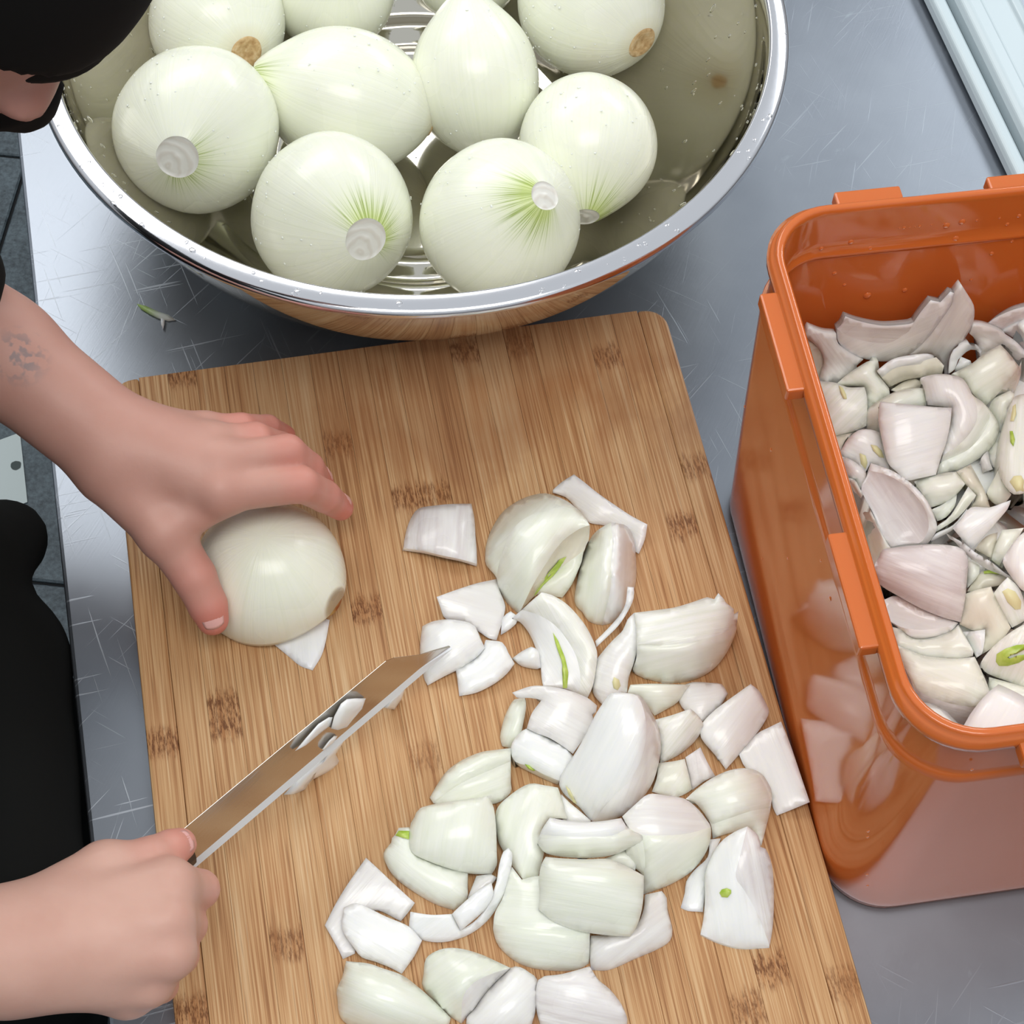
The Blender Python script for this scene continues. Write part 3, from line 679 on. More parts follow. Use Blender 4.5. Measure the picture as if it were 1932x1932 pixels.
def B(label, crop, patches, base=0, shell=None, sprouts=(), step=9.0): return piece(label, crop, BZ + .0004, base, patches, shell, sprouts, GB, step=step)
B('white trapezoid onion petal lying alone at the far left of the chopped pieces', 'A', [('rib*', 6, '320,382,4 420,365,8 520,355,9 665,352,5 685,450,5 692,560,5 700,655,4 702,750,3 600,722,8 480,697,9 350,668,8 215,645,3 220,600,3 240,510,3 275,430,3'),
  ('inner', 0, '215,645,3 350,668,8 480,697,9 600,722,8 702,750,3 700,768,1 600,737,5 480,712,6 350,682,5 207,662,1')], shell=5)
B('large nested onion wedge with a green streak inside, at the top of the pile', 'A', [
  ('skin', 4, '1120,285,12 1190,290,18 1290,330,26 1350,372,30 1230,380,34 1100,410,34 990,470,32 930,540,30 880,640,24 850,740,16 835,845,8 765,762,3 757,700,2 765,620,2 800,520,2 880,400,3 1000,320,5'),
  ('skin', 8, '1350,372,30 1400,420,33 1450,495,36 1380,520,34 1270,600,32 1180,720,30 1090,860,26 1030,980,14 988,1065,3 975,1082,0 900,1010,0 850,920,2 835,845,8 850,740,16 880,640,24 930,540,30 990,470,32 1100,410,34 1230,380,34'),
  ('cream', -5, '1450,495,36 1450,530,30 1440,600,24 1410,660,20 1280,760,12 1150,870,8 1050,1000,4 988,1065,3 1030,980,14 1090,860,26 1180,720,30 1270,600,32 1380,520,34'),
  ('skin', 3, '1410,660,20 1400,720,14 1385,765,12 1330,890,6 1268,975,2 1180,962,2 1100,955,3 1050,1000,4 1150,870,8 1280,760,12')],
  sprouts=[('g', '1296,703 1250,722 1180,805 1115,895 1080,965 1095,955 1140,895 1210,830 1262,762')])
B('pinkish white curved strip sticking out behind the large nested wedge', 'A', [('inner', 2, '1345,158,8 1420,215,9 1500,280,9 1600,350,8 1720,430,8 1832,490,9 1815,590,4 1775,685,1 1750,670,1 1720,560,1 1560,500,1 1450,480,1 1400,430,1 1340,360,1 1290,310,2 1205,280,3 1205,262,4 1270,205,6')], shell=4)
B('tall narrow pinkish onion wedge standing right of the large nested wedge', 'A', [('skin', 9, '1520,515,18 1545,500,23 1590,478,26 1600,600,30 1590,760,30 1590,900,26 1560,1040,14 1530,1158,0 1440,1130,0 1400,1070,1 1360,1030,2 1350,960,3 1380,800,5 1420,660,7 1470,560,11'),
  ('inner', 9, '1590,478,26 1650,485,23 1700,505,16 1740,580,8 1755,700,4 1757,850,3 1735,950,2 1690,1060,1 1620,1130,0 1530,1158,0 1560,1040,14 1590,900,26 1590,760,30 1600,600,30')])
B('wrinkled thin onion sheet left of the large nested wedge', 'A', [('inner', 2, '435,970,10 560,925,8 700,880,5 832,852,3 850,920,3 885,1010,4 888,1060,4 862,1160,3 832,1258,2 780,1245,3 700,1190,2 620,1140,2 500,1118,3 480,1100,4 460,1040,7')], shell=4)
B('white curved petal under the tip of the knife', 'A', [('white', 8, '340,1165,3 400,1135,6 480,1120,8 560,1122,9 650,1140,9 690,1165,9 755,1310,5 700,1370,4 600,1440,3 480,1500,3 375,1558,1 355,1520,1 340,1440,2 325,1330,2 330,1240,2')], shell=5)
B('white leaf-shaped petal just right of the one under the knife tip', 'A', [('white', 4, '760,1255,5 870,1272,7 910,1340,7 952,1412,5 900,1480,4 820,1545,3 700,1605,2 585,1628,1 575,1540,2 562,1450,3 620,1420,3 700,1370,3 740,1310,3')], shell=4)
B('small pointed onion sliver left of the green-streaked slice', 'A', [('white', 3, '935,1378,2 1000,1330,5 1062,1300,8 1110,1330,8 1125,1440,4 1100,1450,2 1000,1430,1')])
B('tiny onion scrap between the wrinkled sheet and the green-streaked slice', 'A', [('white', 1, '860,1222,1 872,1110,4 925,1065,5 975,1100,5 960,1150,3 900,1200,1')])
B('crescent onion slice with a long green streak and parting layers', 'A', [('cut', 2, '1000,1055,14 1060,1000,22 1130,940,26 1200,958,24 1300,1020,22 1400,1130,20 1460,1230,18 1497,1330,16 1495,1420,12 1470,1560,8 1435,1640,4 1370,1612,5 1388,1540,9 1380,1440,11 1350,1340,13 1290,1240,15 1210,1150,16 1110,1090,17'),
  ('white', 1, '1000,1055,14 1110,1090,17 1210,1150,16 1290,1240,15 1350,1340,13 1380,1440,11 1388,1540,9 1370,1612,5 1290,1580,6 1140,1560,6 1130,1500,5 1120,1400,4 1080,1280,4 1040,1200,4 990,1140,5 935,1110,6')],
  sprouts=[('g', '1205,1205 1240,1260 1285,1370 1308,1470 1300,1575 1272,1575 1280,1480 1258,1370 1222,1280')])
B('thin white curl of onion bending up beside the pinkish wedge', 'A', [('white', 1.5, '1700,903,22 1742,905,22 1741,980,20 1700,1070,16 1640,1160,12 1560,1240,8 1495,1302,5 1487,1262,5 1560,1190,8 1640,1100,12 1685,1020,18')], shell=2.5)
B('slender onion wedge with a yellow spot, left of the big fan-ended wedge', 'B', [('inner*', 6, '515,1075,20 535,1180,20 538,1290,18 515,1400,12 480,1500,8 468,1600,6 380,1640,4 310,1690,2 270,1650,2 240,1600,2 245,1500,5 260,1400,8 300,1340,10 370,1260,14 440,1190,16 470,1120,18')],
  sprouts=[('y', '380,1500 415,1520 425,1560 405,1590 378,1575 370,1535')])
B('big white onion wedge with a fan of cut layers at its right end', 'B', [
  ('cut', 3, '517,1075,24 640,1060,28 780,1040,30 900,1005,30 1000,972,30 1045,985,31 1072,945,35 1110,985,33 1125,1010,32 1175,1050,29 1176,1085,26 1205,1065,27 1198,1130,20 1120,1200,26 1000,1250,30 850,1280,30 700,1290,28 535,1290,26 530,1180,26'),
  ('skin', 7, '535,1290,26 700,1290,28 850,1280,30 1000,1250,30 1120,1200,26 1198,1130,20 1190,1200,14 1140,1320,8 1060,1430,4 960,1500,1 850,1535,0 720,1540,0 600,1515,1 520,1480,2 505,1450,6 530,1370,16')])
B('smooth flat-topped onion piece below the big fan-ended wedge', 'B', [('skin', 6, '490,1552,10 620,1545,12 760,1548,12 885,1552,8 850,1600,6 800,1670,4 720,1720,2 650,1758,1 600,1700,3 540,1640,5 470,1605,8')])
B('translucent onion petal tucked behind the glossy one near the container', 'B', [('inner', 3, '830,1570,4 900,1535,6 1020,1540,7 1095,1548,6 1135,1610,5 1080,1700,4 970,1795,3 900,1760,3 830,1700,2 810,1640,3')], shell=4)
B('glossy translucent onion petal close to the orange container', 'D', [('inner', 5, '1340,130,10 1390,170,10 1425,230,9 1452,300,7 1420,370,5 1370,440,4 1270,560,3 1190,650,2 1130,570,3 1060,490,5 1040,460,6 1040,380,8 1110,300,10 1200,230,12 1270,180,12')], shell=5)
B('flat white fibrous onion sheet touching the orange container', 'D', [('white', 2, '1270,560,4 1370,440,4 1450,395,5 1525,358,6 1560,440,7 1600,550,8 1650,700,8 1700,848,7 1600,890,4 1500,930,1 1475,880,1 1460,800,2 1400,700,2 1310,640,2')], shell=4)
B('short curved layered piece right of the largest central wedge', 'D', [('cut', 5, '750,350,8 860,320,14 975,280,16 1010,310,14 1045,355,12 1050,400,8 1000,480,4 920,550,2 840,595,1 790,610,2 795,500,6 785,400,10')])
B('small square onion piece tucked below the short curved layered piece', 'D', [('skin', 3, '780,610,6 870,600,8 940,585,8 965,680,6 985,770,3 940,800,2 870,820,1 740,785,3 770,700,6')])
B('narrow ribbed fin of onion right of the small square piece', 'D', [('rib', 1, '945,575,8 1035,515,12 1075,600,9 1125,690,5 1060,720,3 985,775,1 965,680,3')], shell=4)
B('largest white onion wedge in the middle of the pile, yellowish at its foot', 'D', [
  ('white', 6, '490,188,44 560,183,46 625,190,46 670,230,45 700,330,42 705,450,38 670,600,32 600,720,26 500,820,18 380,965,2 300,880,4 200,790,5 180,710,9 250,590,18 320,470,26 390,330,36 440,250,41'),
  ('inner', 4, '625,190,46 680,210,42 730,290,34 775,380,26 796,500,18 780,620,12 740,740,8 660,850,4 560,930,2 470,965,1 380,965,2 500,820,18 600,720,26 670,600,32 705,450,38 700,330,42 670,230,45')],
  sprouts=[('y', '215,745 240,770 270,830 285,860 262,850 232,800')])
B('ragged translucent layer draped left of the largest central wedge', 'D', [('inner', 4, '-109,183,18 0,145,22 80,142,24 180,155,25 270,180,24 350,215,22 408,262,18 400,300,16 375,310,16 385,360,14 340,440,12 260,555,12 200,510,13 120,460,15 40,430,16 -20,400,16 10,310,18 70,228,20 0,215,20 -80,213,18')], shell=5)
B('blocky onion piece with a green dot, under the ragged translucent layer', 'C', [('white', 5, '1383,-27,14 1330,10,13 1285,70,11 1280,140,9 1310,195,8 1400,225,9 1500,280,8 1600,320,7 1660,270,7 1700,170,9 1640,100,11 1540,40,12 1450,-5,14'),
  ('cut', 1, '1280,140,9 1310,195,8 1400,225,9 1500,280,8 1600,320,7 1590,347,1 1500,310,1 1400,260,2 1320,215,3')], sprouts=[('g', '1368,208 1400,218 1440,252 1428,256 1395,243')])
B('thin curved slice at the left edge of the ragged translucent layer', 'A', [('skin', 4, '1020,1640,12 1028,1700,12 1000,1850,8 980,1920,4 930,1975,1 870,1960,1 855,1900,2 870,1820,4 900,1730,6 950,1650,9')])
B('pale curved petal leaning behind the broad square petal', 'C', [('skin', 6, '740,432,3 800,330,6 860,250,8 960,180,10 1080,130,12 1180,115,12 1278,103,10 1278,190,10 1140,250,12 1000,310,12 880,380,9 765,470,3'),
  ('skin', 3, '1278,190,8 1278,330,5 1275,400,3 1180,470,2 1000,470,4 900,480,4 765,470,2 880,380,6 1000,310,8 1140,250,9')])
B('broad square onion petal with faint ribs, front left of the pile', 'C', [('skin*', 9, '615,600,12 640,560,14 680,500,16 850,460,20 1000,440,22 1150,418,20 1145,450,18 1165,500,18 1180,620,16 1185,800,12 1185,880,8 1150,940,5 1000,935,6 860,900,9 700,840,11 620,790,12 605,700,12')], base=2)
B('crescent onion petal with a green corner, under the broad square petal', 'C', [('skin', 6, '435,800,5 485,730,8 490,700,9 510,680,9 535,632,10 605,628,10 640,790,9 700,840,9 860,900,8 993,935,7 992,1000,5 985,1110,2 900,1178,0 780,1140,0 640,1060,1 520,970,2 460,890,4')],
  sprouts=[('g', '512,682 535,650 605,652 603,708 560,698')])
B('flat white onion sheet at the far left, partly covered by another', 'C', [('inner', 1, '318,830,8 400,905,8 500,1000,7 642,1130,5 600,1190,3 548,1252,1 400,1180,2 300,1200,2 260,1300,2 245,1465,1 165,1502,0 130,1430,1 80,1340,2 45,1278,3 120,1130,5 200,1000,7')], shell=4)
B('smooth white onion sheet lying over the flat far-left sheet', 'C', [('white', 3, '170,1160,8 250,1130,9 340,1165,10 450,1220,9 600,1285,8 690,1378,5 640,1480,3 555,1600,1 480,1560,2 380,1520,3 290,1490,4 240,1430,6 160,1300,8')], shell=4)
B('long thin C-shaped curl of onion in front of the crescent petal', 'C', [('white', 1, '612,1188,8 750,1208,9 888,1203,9 945,1312,5 1050,1240,6 1130,1130,8 1180,1000,12 1200,880,14 1228,790,15 1262,765,16 1288,800,15 1280,900,12 1245,1040,8 1180,1170,4 1100,1270,2 980,1350,1 830,1390,1 690,1375,1 600,1310,3')], shell=3)
B('ragged torn strip lying inside the long C-shaped curl', 'C', [('white', 2, '888,1203,11 930,1160,13 1050,1055,14 1150,995,15 1160,1080,13 1100,1180,10 1000,1270,8 945,1312,7')], shell=2)
B('small greyish scrap behind the ragged torn strip', 'C', [('inner', 1, '1050,950,5 1150,940,6 1185,960,6 1150,1010,5 1060,1080,4 990,1100,2')])
B('large plump onion petal at the bottom edge, leftmost of the row', 'C', [('skin', 18, '185,1515,10 330,1530,14 420,1560,14 560,1610,12 680,1700,10 790,1800,6 880,1890,3 850,1960,0 700,2010,0 450,2010,0 250,1960,0 150,1890,2 128,1760,6 125,1700,8 160,1620,10')])
B('pointed heart-shaped onion wedge near the bottom edge', 'C', [('skin', 8, '715,1500,10 780,1450,12 860,1428,13 960,1435,14 1080,1470,14 1180,1515,12 1275,1560,10 1150,1600,18 1030,1660,20 960,1760,16 950,1930,0 850,1860,1 700,1700,2 700,1600,6'),
  ('inner', 3, '1275,1560,10 1180,1650,6 1100,1740,4 1040,1830,2 985,1890,0 950,1930,0 960,1760,16 1030,1660,20 1150,1600,18')])
B('greyish smooth onion petal right of the pointed heart-shaped wedge', 'C', [('inner', 10, '1275,1560,6 1340,1555,8 1400,1590,8 1455,1640,6 1445,1750,5 1440,1850,3 1410,1960,0 1250,2010,0 1080,2010,0 985,1960,1 985,1890,2 1040,1830,3 1100,1740,4 1180,1650,5')])
B('strongly ribbed white onion petal, rightmost at the bottom edge', 'C', [('rib', 8, '1460,1640,10 1500,1615,12 1620,1600,14 1800,1550,14 1860,1640,12 1932,1700,10 2010,1800,8 2050,1900,5 2040,1960,0 1900,2000,0 1640,2010,0 1490,2000,0 1450,1850,3 1440,1740,6')])
B('large yellowish onion wedge under the barrel-shaped piece', 'C', [
  ('skin', 3, '1285,890,12 1350,975,14 1460,950,15 1700,950,15 1800,1200,15 1802,1325,14 1600,1310,17 1400,1295,16 1250,1285,11 1162,1270,6 1175,1190,8 1230,1080,9'),
  ('skin', 5, '1162,1270,6 1250,1285,11 1400,1295,16 1600,1310,17 1802,1325,14 1800,1430,7 1795,1530,0 1730,1568,0 1600,1582,0 1420,1562,0 1300,1512,0 1200,1420,1 1165,1330,3')])
B('barrel-shaped onion piece resting on top at the front of the pile', 'D', [('cut', 2, '95,1180,32 200,1190,34 350,1195,35 480,1195,35 600,1245,34 692,1295,30 550,1262,37 400,1245,39 250,1245,39 110,1255,36 70,1225,32'),
  ('skin', 7, '70,1225,32 110,1255,36 250,1245,39 400,1245,39 550,1262,37 692,1295,30 690,1400,28 680,1500,25 650,1600,20 610,1665,16 500,1660,16 370,1645,17 270,1625,18 150,1580,19 50,1500,22 60,1400,26 55,1300,30')], base=14)
B('curved white strip with parallel layers lying above the barrel-shaped piece', 'D', [('white', 3, '120,942,34 230,960,34 400,966,34 555,945,34 600,1010,32 500,1050,34 350,1060,35 200,1055,34 60,1045,28 80,1000,31'),
  ('skin', 4, '60,1045,28 200,1055,34 350,1060,35 500,1050,34 600,1010,32 680,1050,26 690,1100,22 640,1110,22 520,1165,22 400,1185,20 250,1185,20 100,1160,20 45,1100,22')], base=14)
B('wide onion wedge showing concentric rings, right of the curved white strip', 'D', [
  ('inner', 2, '560,935,24 630,870,28 720,800,30 830,808,28 940,828,24 1020,890,20 1075,960,16 1098,1000,14 950,1040,22 800,1050,26 680,1045,26 600,1000,26'),
  ('skin', 6, '680,1045,26 800,1050,26 950,1040,22 1098,1000,14 1095,1080,10 1060,1170,6 980,1270,3 850,1350,1 690,1410,0 690,1300,8 700,1200,16'),
  ('skin', 2, '680,1045,26 700,1200,16 690,1300,8 640,1250,8 600,1200,12 580,1120,18 600,1000,26')])
B('arched striped onion petal leaning on the white fibrous sheet', 'D', [('skin', 9, '945,830,8 1010,770,12 1100,705,16 1210,655,18 1320,642,18 1400,670,14 1440,720,12 1470,790,10 1462,880,8 1350,900,16 1200,950,14 1100,985,8 1060,920,7 1000,850,7'),
  ('skin', 3, '1462,880,8 1440,980,3 1405,1115,0 1370,1050,1 1340,1010,2 1200,1040,2 1110,1070,2 1100,985,8 1200,950,14 1350,900,16')])
B('tall onion wedge with a round green dot, rightmost on the board', 'D', [
  ('white', 4, '1320,995,30 1240,1030,26 1150,1100,20 1080,1230,14 1065,1300,12 1065,1420,8 1055,1550,4 1035,1650,1 1150,1700,1 1280,1730,1 1455,1722,1 1430,1650,6 1380,1520,12 1300,1380,19 1250,1300,23 1280,1160,28'),
  ('rib', 3, '1320,995,30 1385,1050,28 1400,1120,26 1430,1130,26 1470,1230,18 1482,1400,8 1475,1600,3 1455,1722,1 1430,1650,6 1380,1520,12 1300,1380,19 1250,1300,23 1280,1160,28'),
  ('cut', 0, '1035,1650,1 1150,1700,1 1280,1730,1 1455,1722,1 1453,1740,-1 1280,1748,-1 1150,1716,-1 1036,1664,-1')],
  sprouts=[('g', '1150,1400 1165,1378 1195,1370 1222,1382 1222,1402 1200,1428 1165,1425')])
B('flat white sheet peeking out left of the green-dotted wedge', 'D', [('white', 1, '1160,1068,4 1090,1075,5 1080,1180,4 1000,1260,3 950,1330,2 940,1400,1 915,1490,0 960,1510,0 1050,1515,1 1062,1400,2 1070,1300,3 1110,1180,4')])
B('rough-surfaced onion petal to the right of and below the barrel-shaped piece', 'D', [('inner', 5, '700,1410,8 800,1388,8 830,1430,6 835,1500,5 865,1620,2 850,1690,1 780,1740,0 640,1800,0 480,1868,0 370,1868,0 360,1750,3 370,1660,6 500,1650,8 640,1600,10 690,1500,10')])
B('upright onion petal in the middle left, between broad petal and curved strip', 'C', [('skin', 7, '1400,340,14 1500,350,16 1590,365,14 1620,450,12 1650,570,12 1530,570,13 1480,660,12 1500,780,10 1460,950,6 1360,978,4 1285,880,4 1225,780,4 1190,700,4 1180,520,6 1280,410,10')], base=2)
B('crumbled onion bits at the foot of the largest central wedge', 'D', [('white', 3, '190,800,4 240,850,6 300,900,7 370,960,5 350,990,3 250,990,3 190,940,3')])
B('small onion scrap showing between the strip and the barrel-shaped piece', 'D', [('skin', 2, '430,1200,10 520,1165,14 600,1130,14 640,1200,12 640,1260,10 540,1240,10')])
B('torn white petal sticking out from under the held half onion', 'F', [('white', 1.5, '590,585,2 640,470,5 700,400,5 860,400,5 955,420,3 930,560,2 900,660,1 842,755,0 760,725,0 680,660,0')], shell=2)
def sliver():
    P = [(258, 573), (275, 577), (300, 588), (318, 594), (332, 604), (318, 606), (298, 601), (280, 592), (266, 583)]
    c = at(295, 590, 0); v, f = [], []; m = len(P); ctr = np.mean(P, 0)
    for k, z in ((1, .0), (1, .0008), (.6, .0022), (.2, .0028)):
        for p in P: q_ = ctr + (np.array(p) - ctr) * k; v.append(at(q_[0], q_[1], z) - c)
    for a in range(3):
        for i in range(m): k = (i + 1) % m; f.append((a * m + i, a * m + k, (a + 1) * m + k, (a + 1) * m + i))
    f.append(tuple(3 * m + i for i in range(m)))
    q = N('sliver_flesh'); X = q.n('SeparateXYZ', i={0: q.co()}).outputs[0]
    q.set(Base_Color=q.mix(q.n('MapRange', i={0: X, 1: -.006, 2: .004}).outputs[0], srgb(170, 200, 110), srgb(228, 234, 226)), Roughness=.3)
    o = empty('onion_sliver', tuple(c), 'small green and white onion sliver on the steel table between bowl and arm', 'onion piece')
    mobj('flesh', v, [x[::-1] for x in f], q.m, o)
    P = [(303, 600), (311, 603), (310, 612), (308, 622), (304, 612)]
    v = [at(a, b, .0005) - c for a, b in P] + [at(a, b, .002) - c for a, b in P]; m = 5
    f = [(i, (i + 1) % m, m + (i + 1) % m, m + i) for i in range(m)] + [tuple(range(m, 2 * m))]
    mobj('torn_end', v, [x[::-1] for x in f], PM['white'], o)
sliver()
# ================================================================== onion pieces in the orange container
def Cp(label, crop, patches, base=-8, shell=None, sprouts=(), step=9.0): return piece(label, crop, .100, base, patches, shell, sprouts, GC, step=step)
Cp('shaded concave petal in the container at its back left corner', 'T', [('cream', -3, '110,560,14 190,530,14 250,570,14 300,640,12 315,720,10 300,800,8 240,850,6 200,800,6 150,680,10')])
Cp('saddle-shaped petal in the container beside its back left corner', 'T', [('inner', 5, '190,415,30 150,480,26 250,570,24 300,640,22 315,720,19 290,780,14 268,862,8 400,862,8 500,800,12 630,680,16 540,640,19 430,560,23 410,470,28 310,460,31')])
Cp('long curved slice with a pink hollow lying highest at the back of the container', 'T', [
  ('rib', -2, '485,330,36 600,370,34 780,405,32 930,400,32 1040,378,33 1000,450,24 940,490,21 860,540,19 740,545,19 600,520,21 490,480,24 415,430,29 450,400,31'),
  ('white', 3, '415,430,29 490,480,24 600,520,21 740,545,19 860,540,19 940,490,21 1000,450,24 1040,378,33 1100,290,35 1175,200,37 1255,215,35 1335,130,38 1365,140,37 1340,240,31 1260,360,25 1180,470,19 1100,560,15 1000,640,12 850,690,10 700,685,10 540,640,13 430,540,18')])
Cp('tall pointed petal rising against the back wall of the container', 'T', [('inner', 7, '1422,70,40 1480,160,34 1525,240,30 1530,330,26 1500,430,22 1430,540,18 1350,640,14 1278,712,10 1220,660,12 1180,640,12 1100,640,12 1000,640,12 1100,560,15 1180,470,19 1260,360,25 1340,240,31 1365,140,37')])
Cp('arched cut slice below the long curved slice in the container', 'T', [('white', 3, '740,770,24 860,680,30 1000,645,32 1150,632,32 1220,660,28 1120,690,26 1095,715,24 900,745,24 780,825,18'),
  ('cream', 2, '1220,660,28 1285,730,22 1265,795,17 1080,825,14 960,850,12 840,905,8 780,825,18 900,745,24 1095,715,24 1120,690,26')])
Cp('square petal in the container between the saddle-shaped and arched slices', 'T', [('skin', 6, '410,880,14 500,800,18 620,720,22 680,690,24 750,690,22 730,770,20 840,915,14 845,960,12 760,1020,8 660,1090,6 650,960,9 625,900,11')])
Cp('striped stack of layers against the left wall of the container', 'V', [('cut*', 4, '190,290,16 300,298,18 410,310,20 500,345,20 640,345,20 662,430,18 662,540,16 655,660,10 560,700,8 450,730,6 370,745,6 300,560,10 240,400,13')],
  sprouts=[('y', '430,330 465,350 490,400 498,440 470,440 445,390')])
Cp('creamy petal mostly covered by the bright white trapezoid in the container', 'V', [('skin', 6, '668,525,16 800,430,22 900,380,26 1080,350,26 1130,380,24 1142,495,20 900,600,16 750,700,10 660,680,8')])
Cp('bright white trapezoid petal in the centre of the container heap', 'V', [('white*', 5, '768,462,38 900,475,40 1050,490,40 1200,505,38 1348,512,34 1335,640,31 1300,800,27 1265,900,24 1220,1055,20 1100,1080,20 980,1100,20 900,1030,22 830,960,24 790,800,29 755,620,33 760,520,36')], shell=6)
Cp('domed onion quarter with fanned layers, right of the bright white trapezoid', 'V', [
  ('inner', 5, '1095,270,30 1180,245,34 1270,238,36 1360,250,36 1440,280,35 1510,400,33 1555,540,30 1530,660,26 1430,790,21 1275,900,17 1290,760,20 1335,640,24 1348,512,28 1150,490,26 1130,380,28'),
  ('cut', 2, '1510,400,33 1590,460,28 1655,570,23 1610,700,19 1480,850,14 1250,965,12 1275,900,17 1430,790,21 1530,660,26 1555,540,30'),
  ('skin', 3, '1590,460,28 1640,510,24 1715,620,20 1730,700,16 1700,790,12 1600,900,8 1450,990,6 1330,1035,6 1225,1055,8 1250,965,12 1480,850,14 1610,700,19 1655,570,23')])
Cp('large square petal near the back right of the container', 'V', [('skin', 6, '1340,240,22 1500,160,30 1600,80,34 1740,0,38 1800,60,36 1895,180,30 1800,310,24 1700,420,18 1620,500,14 1580,460,16 1500,380,22 1440,280,24'),
  ('skin', 2, '1895,180,30 1912,130,28 1905,250,20 1880,330,12 1850,400,6 1760,390,8 1700,420,18 1800,310,24')])
Cp('thin curl of onion behind the large square petal in the container', 'T', [('inner', 1, '1320,795,14 1330,680,20 1360,600,25 1440,550,29 1520,545,29 1570,580,27 1590,610,25 1500,600,22 1440,640,20 1400,680,18 1370,760,15')], shell=3)
Cp('small white scrap inside the thin curl of onion', 'T', [('white', 1, '1370,760,14 1400,700,17 1420,655,20 1500,690,20 1440,740,17')])
Cp('wide pinkish petal at the back right of the container', 'T', [('inner', 4, '1490,470,26 1520,395,32 1620,405,34 1740,450,34 1850,520,31 1932,600,27 2010,700,22 1932,690,17 1870,680,17 1800,600,20 1740,560,23 1680,590,23 1570,612,23 1540,520,27')])
Cp('ringed slice lying against the back wall at the right of the container', 'T', [('rib', 3, '1615,400,24 1720,330,30 1850,275,36 1990,240,38 1990,360,30 1870,385,26 1750,450,24')])
Cp('greyish petal under the ringed slice at the back of the container', 'T', [('inner', 1, '1750,450,22 1870,390,26 2000,350,28 2000,560,18 1932,570,18 1840,500,20')])
Cp('white chunk at the right edge near the back of the container', 'T', [('white', 3, '1875,395,40 1932,345,42 2000,330,42 2000,500,36 1932,470,38 1895,430,39')])
Cp('notched leaf-like petal below the large square petal in the container', 'V', [('skin', 3, '1640,530,16 1690,440,22 1820,372,28 1855,400,28 1840,460,26 1790,510,24 1800,560,22 1760,640,17 1735,740,10 1715,620,16')])
Cp('upright half slice with olive core spots at the right edge of the container', 'V', [('cut', 5, '1860,420,36 1932,400,38 2000,400,38 2000,1180,30 1932,1205,28 1850,1215,26 1780,1150,26 1740,1050,26 1735,900,28 1760,720,30 1800,580,34 1830,480,36')],
  sprouts=[('g', '1815,700 1840,700 1858,770 1845,825 1820,790'), ('y', '1815,1110 1850,1065 1910,1060 1932,1100 1930,1190 1870,1195'), ('y', '1840,500 1865,480 1870,560 1850,620 1820,620')])
Cp('narrow petal tip between the domed quarter and the olive-spotted slice', 'V', [('skin', 2, '1735,700,16 1745,780,14 1735,900,12 1690,1000,8 1650,960,6 1640,860,8 1700,790,12')])
Cp('slim ribbed sliver below the domed quarter in the container', 'V', [('rib', 1, '1585,920,10 1640,860,12 1660,960,10 1680,1010,8 1600,1040,5')])
Cp('curved petal left of the olive core of the right-hand slice', 'V', [('skin', 3, '1630,1200,12 1700,1060,16 1740,970,18 1760,1100,18 1830,1215,14 1780,1280,10 1700,1295,6 1650,1250,8')])
Cp('drooping cream petal below the domed quarter in the container', 'V', [('cream', 4, '1380,1030,18 1500,970,20 1560,1080,18 1620,1200,16 1660,1330,8 1500,1330,8 1545,1220,12 1455,1130,18')])
Cp('barrel-shaped piece below the bright white trapezoid in the container', 'V', [('skin', 6, '1040,1110,14 1150,1075,18 1280,1040,20 1380,1030,22 1455,1130,20 1390,1210,15 1300,1280,11 1180,1320,8 1120,1230,11')])
Cp('small layer peeling beneath the barrel-shaped piece in the container', 'V', [('cut', 2, '1185,1335,8 1280,1290,12 1390,1210,13 1370,1310,10 1300,1400,6 1230,1430,3')])
Cp('thin slanting sliver beside the peeling layer in the container', 'V', [('skin', 1, '1210,1490,8 1240,1460,10 1340,1380,13 1480,1150,20 1545,1220,18 1490,1300,15 1400,1400,11 1300,1470,8 1215,1520,5')])
Cp('thin curved strip below the slanting sliver in the container', 'V', [('white', 1, '1175,1595,4 1220,1530,8 1360,1460,11 1470,1330,14 1480,1360,11 1370,1490,8 1250,1560,4')])
Cp('bright white triangular petal with a long pointed tip in the container', 'V', [('white', 3, '1355,1490,24 1420,1420,26 1500,1320,28 1650,1320,30 1740,1290,31 1825,1260,32 1800,1330,29 1700,1450,26 1600,1560,22 1510,1655,18 1450,1600,20')], shell=4)
Cp('large concave lined petal left of the centre of the container', 'V', [
  ('rib', -6, '612,1190,24 650,1080,27 680,1020,29 830,1060,30 980,1150,28 1090,1270,25 1150,1390,20 1160,1480,15 1130,1560,11 1080,1610,8 950,1620,6 850,1640,6 780,1530,13 700,1350,18'),
  ('inner', 2, '680,1020,29 690,960,29 850,1015,31 1000,1110,31 1130,1240,27 1200,1370,21 1228,1480,14 1200,1550,10 1150,1610,6 1080,1610,8 1130,1560,11 1160,1480,15 1150,1390,20 1090,1270,25 980,1150,28 830,1060,30')])
Cp('rounded petal between the container wall and the large concave petal', 'V', [('inner', 4, '425,900,20 520,925,23 600,980,24 650,1030,22 645,1100,20 612,1190,16 560,1100,16 490,1075,18 460,980,18')])
Cp('long petal standing along the left wall of the container', 'V', [('skin', 4, '490,1075,20 560,1095,24 600,1160,25 700,1360,25 780,1530,23 855,1655,16 760,1740,6 720,1830,2 650,1500,6 570,1250,12')])
Cp('slice with two yellowish core spots, left of the bright white trapezoid', 'V', [('inner', 3, '430,890,14 500,770,20 590,695,24 690,688,24 760,710,22 790,800,20 830,960,14 850,1030,10 690,960,13 650,1030,12 560,960,12')],
  sprouts=[('y', '690,810 740,820 780,860 800,920 760,910 710,860'), ('y', '600,880 650,900 665,960 650,1010 610,970')])
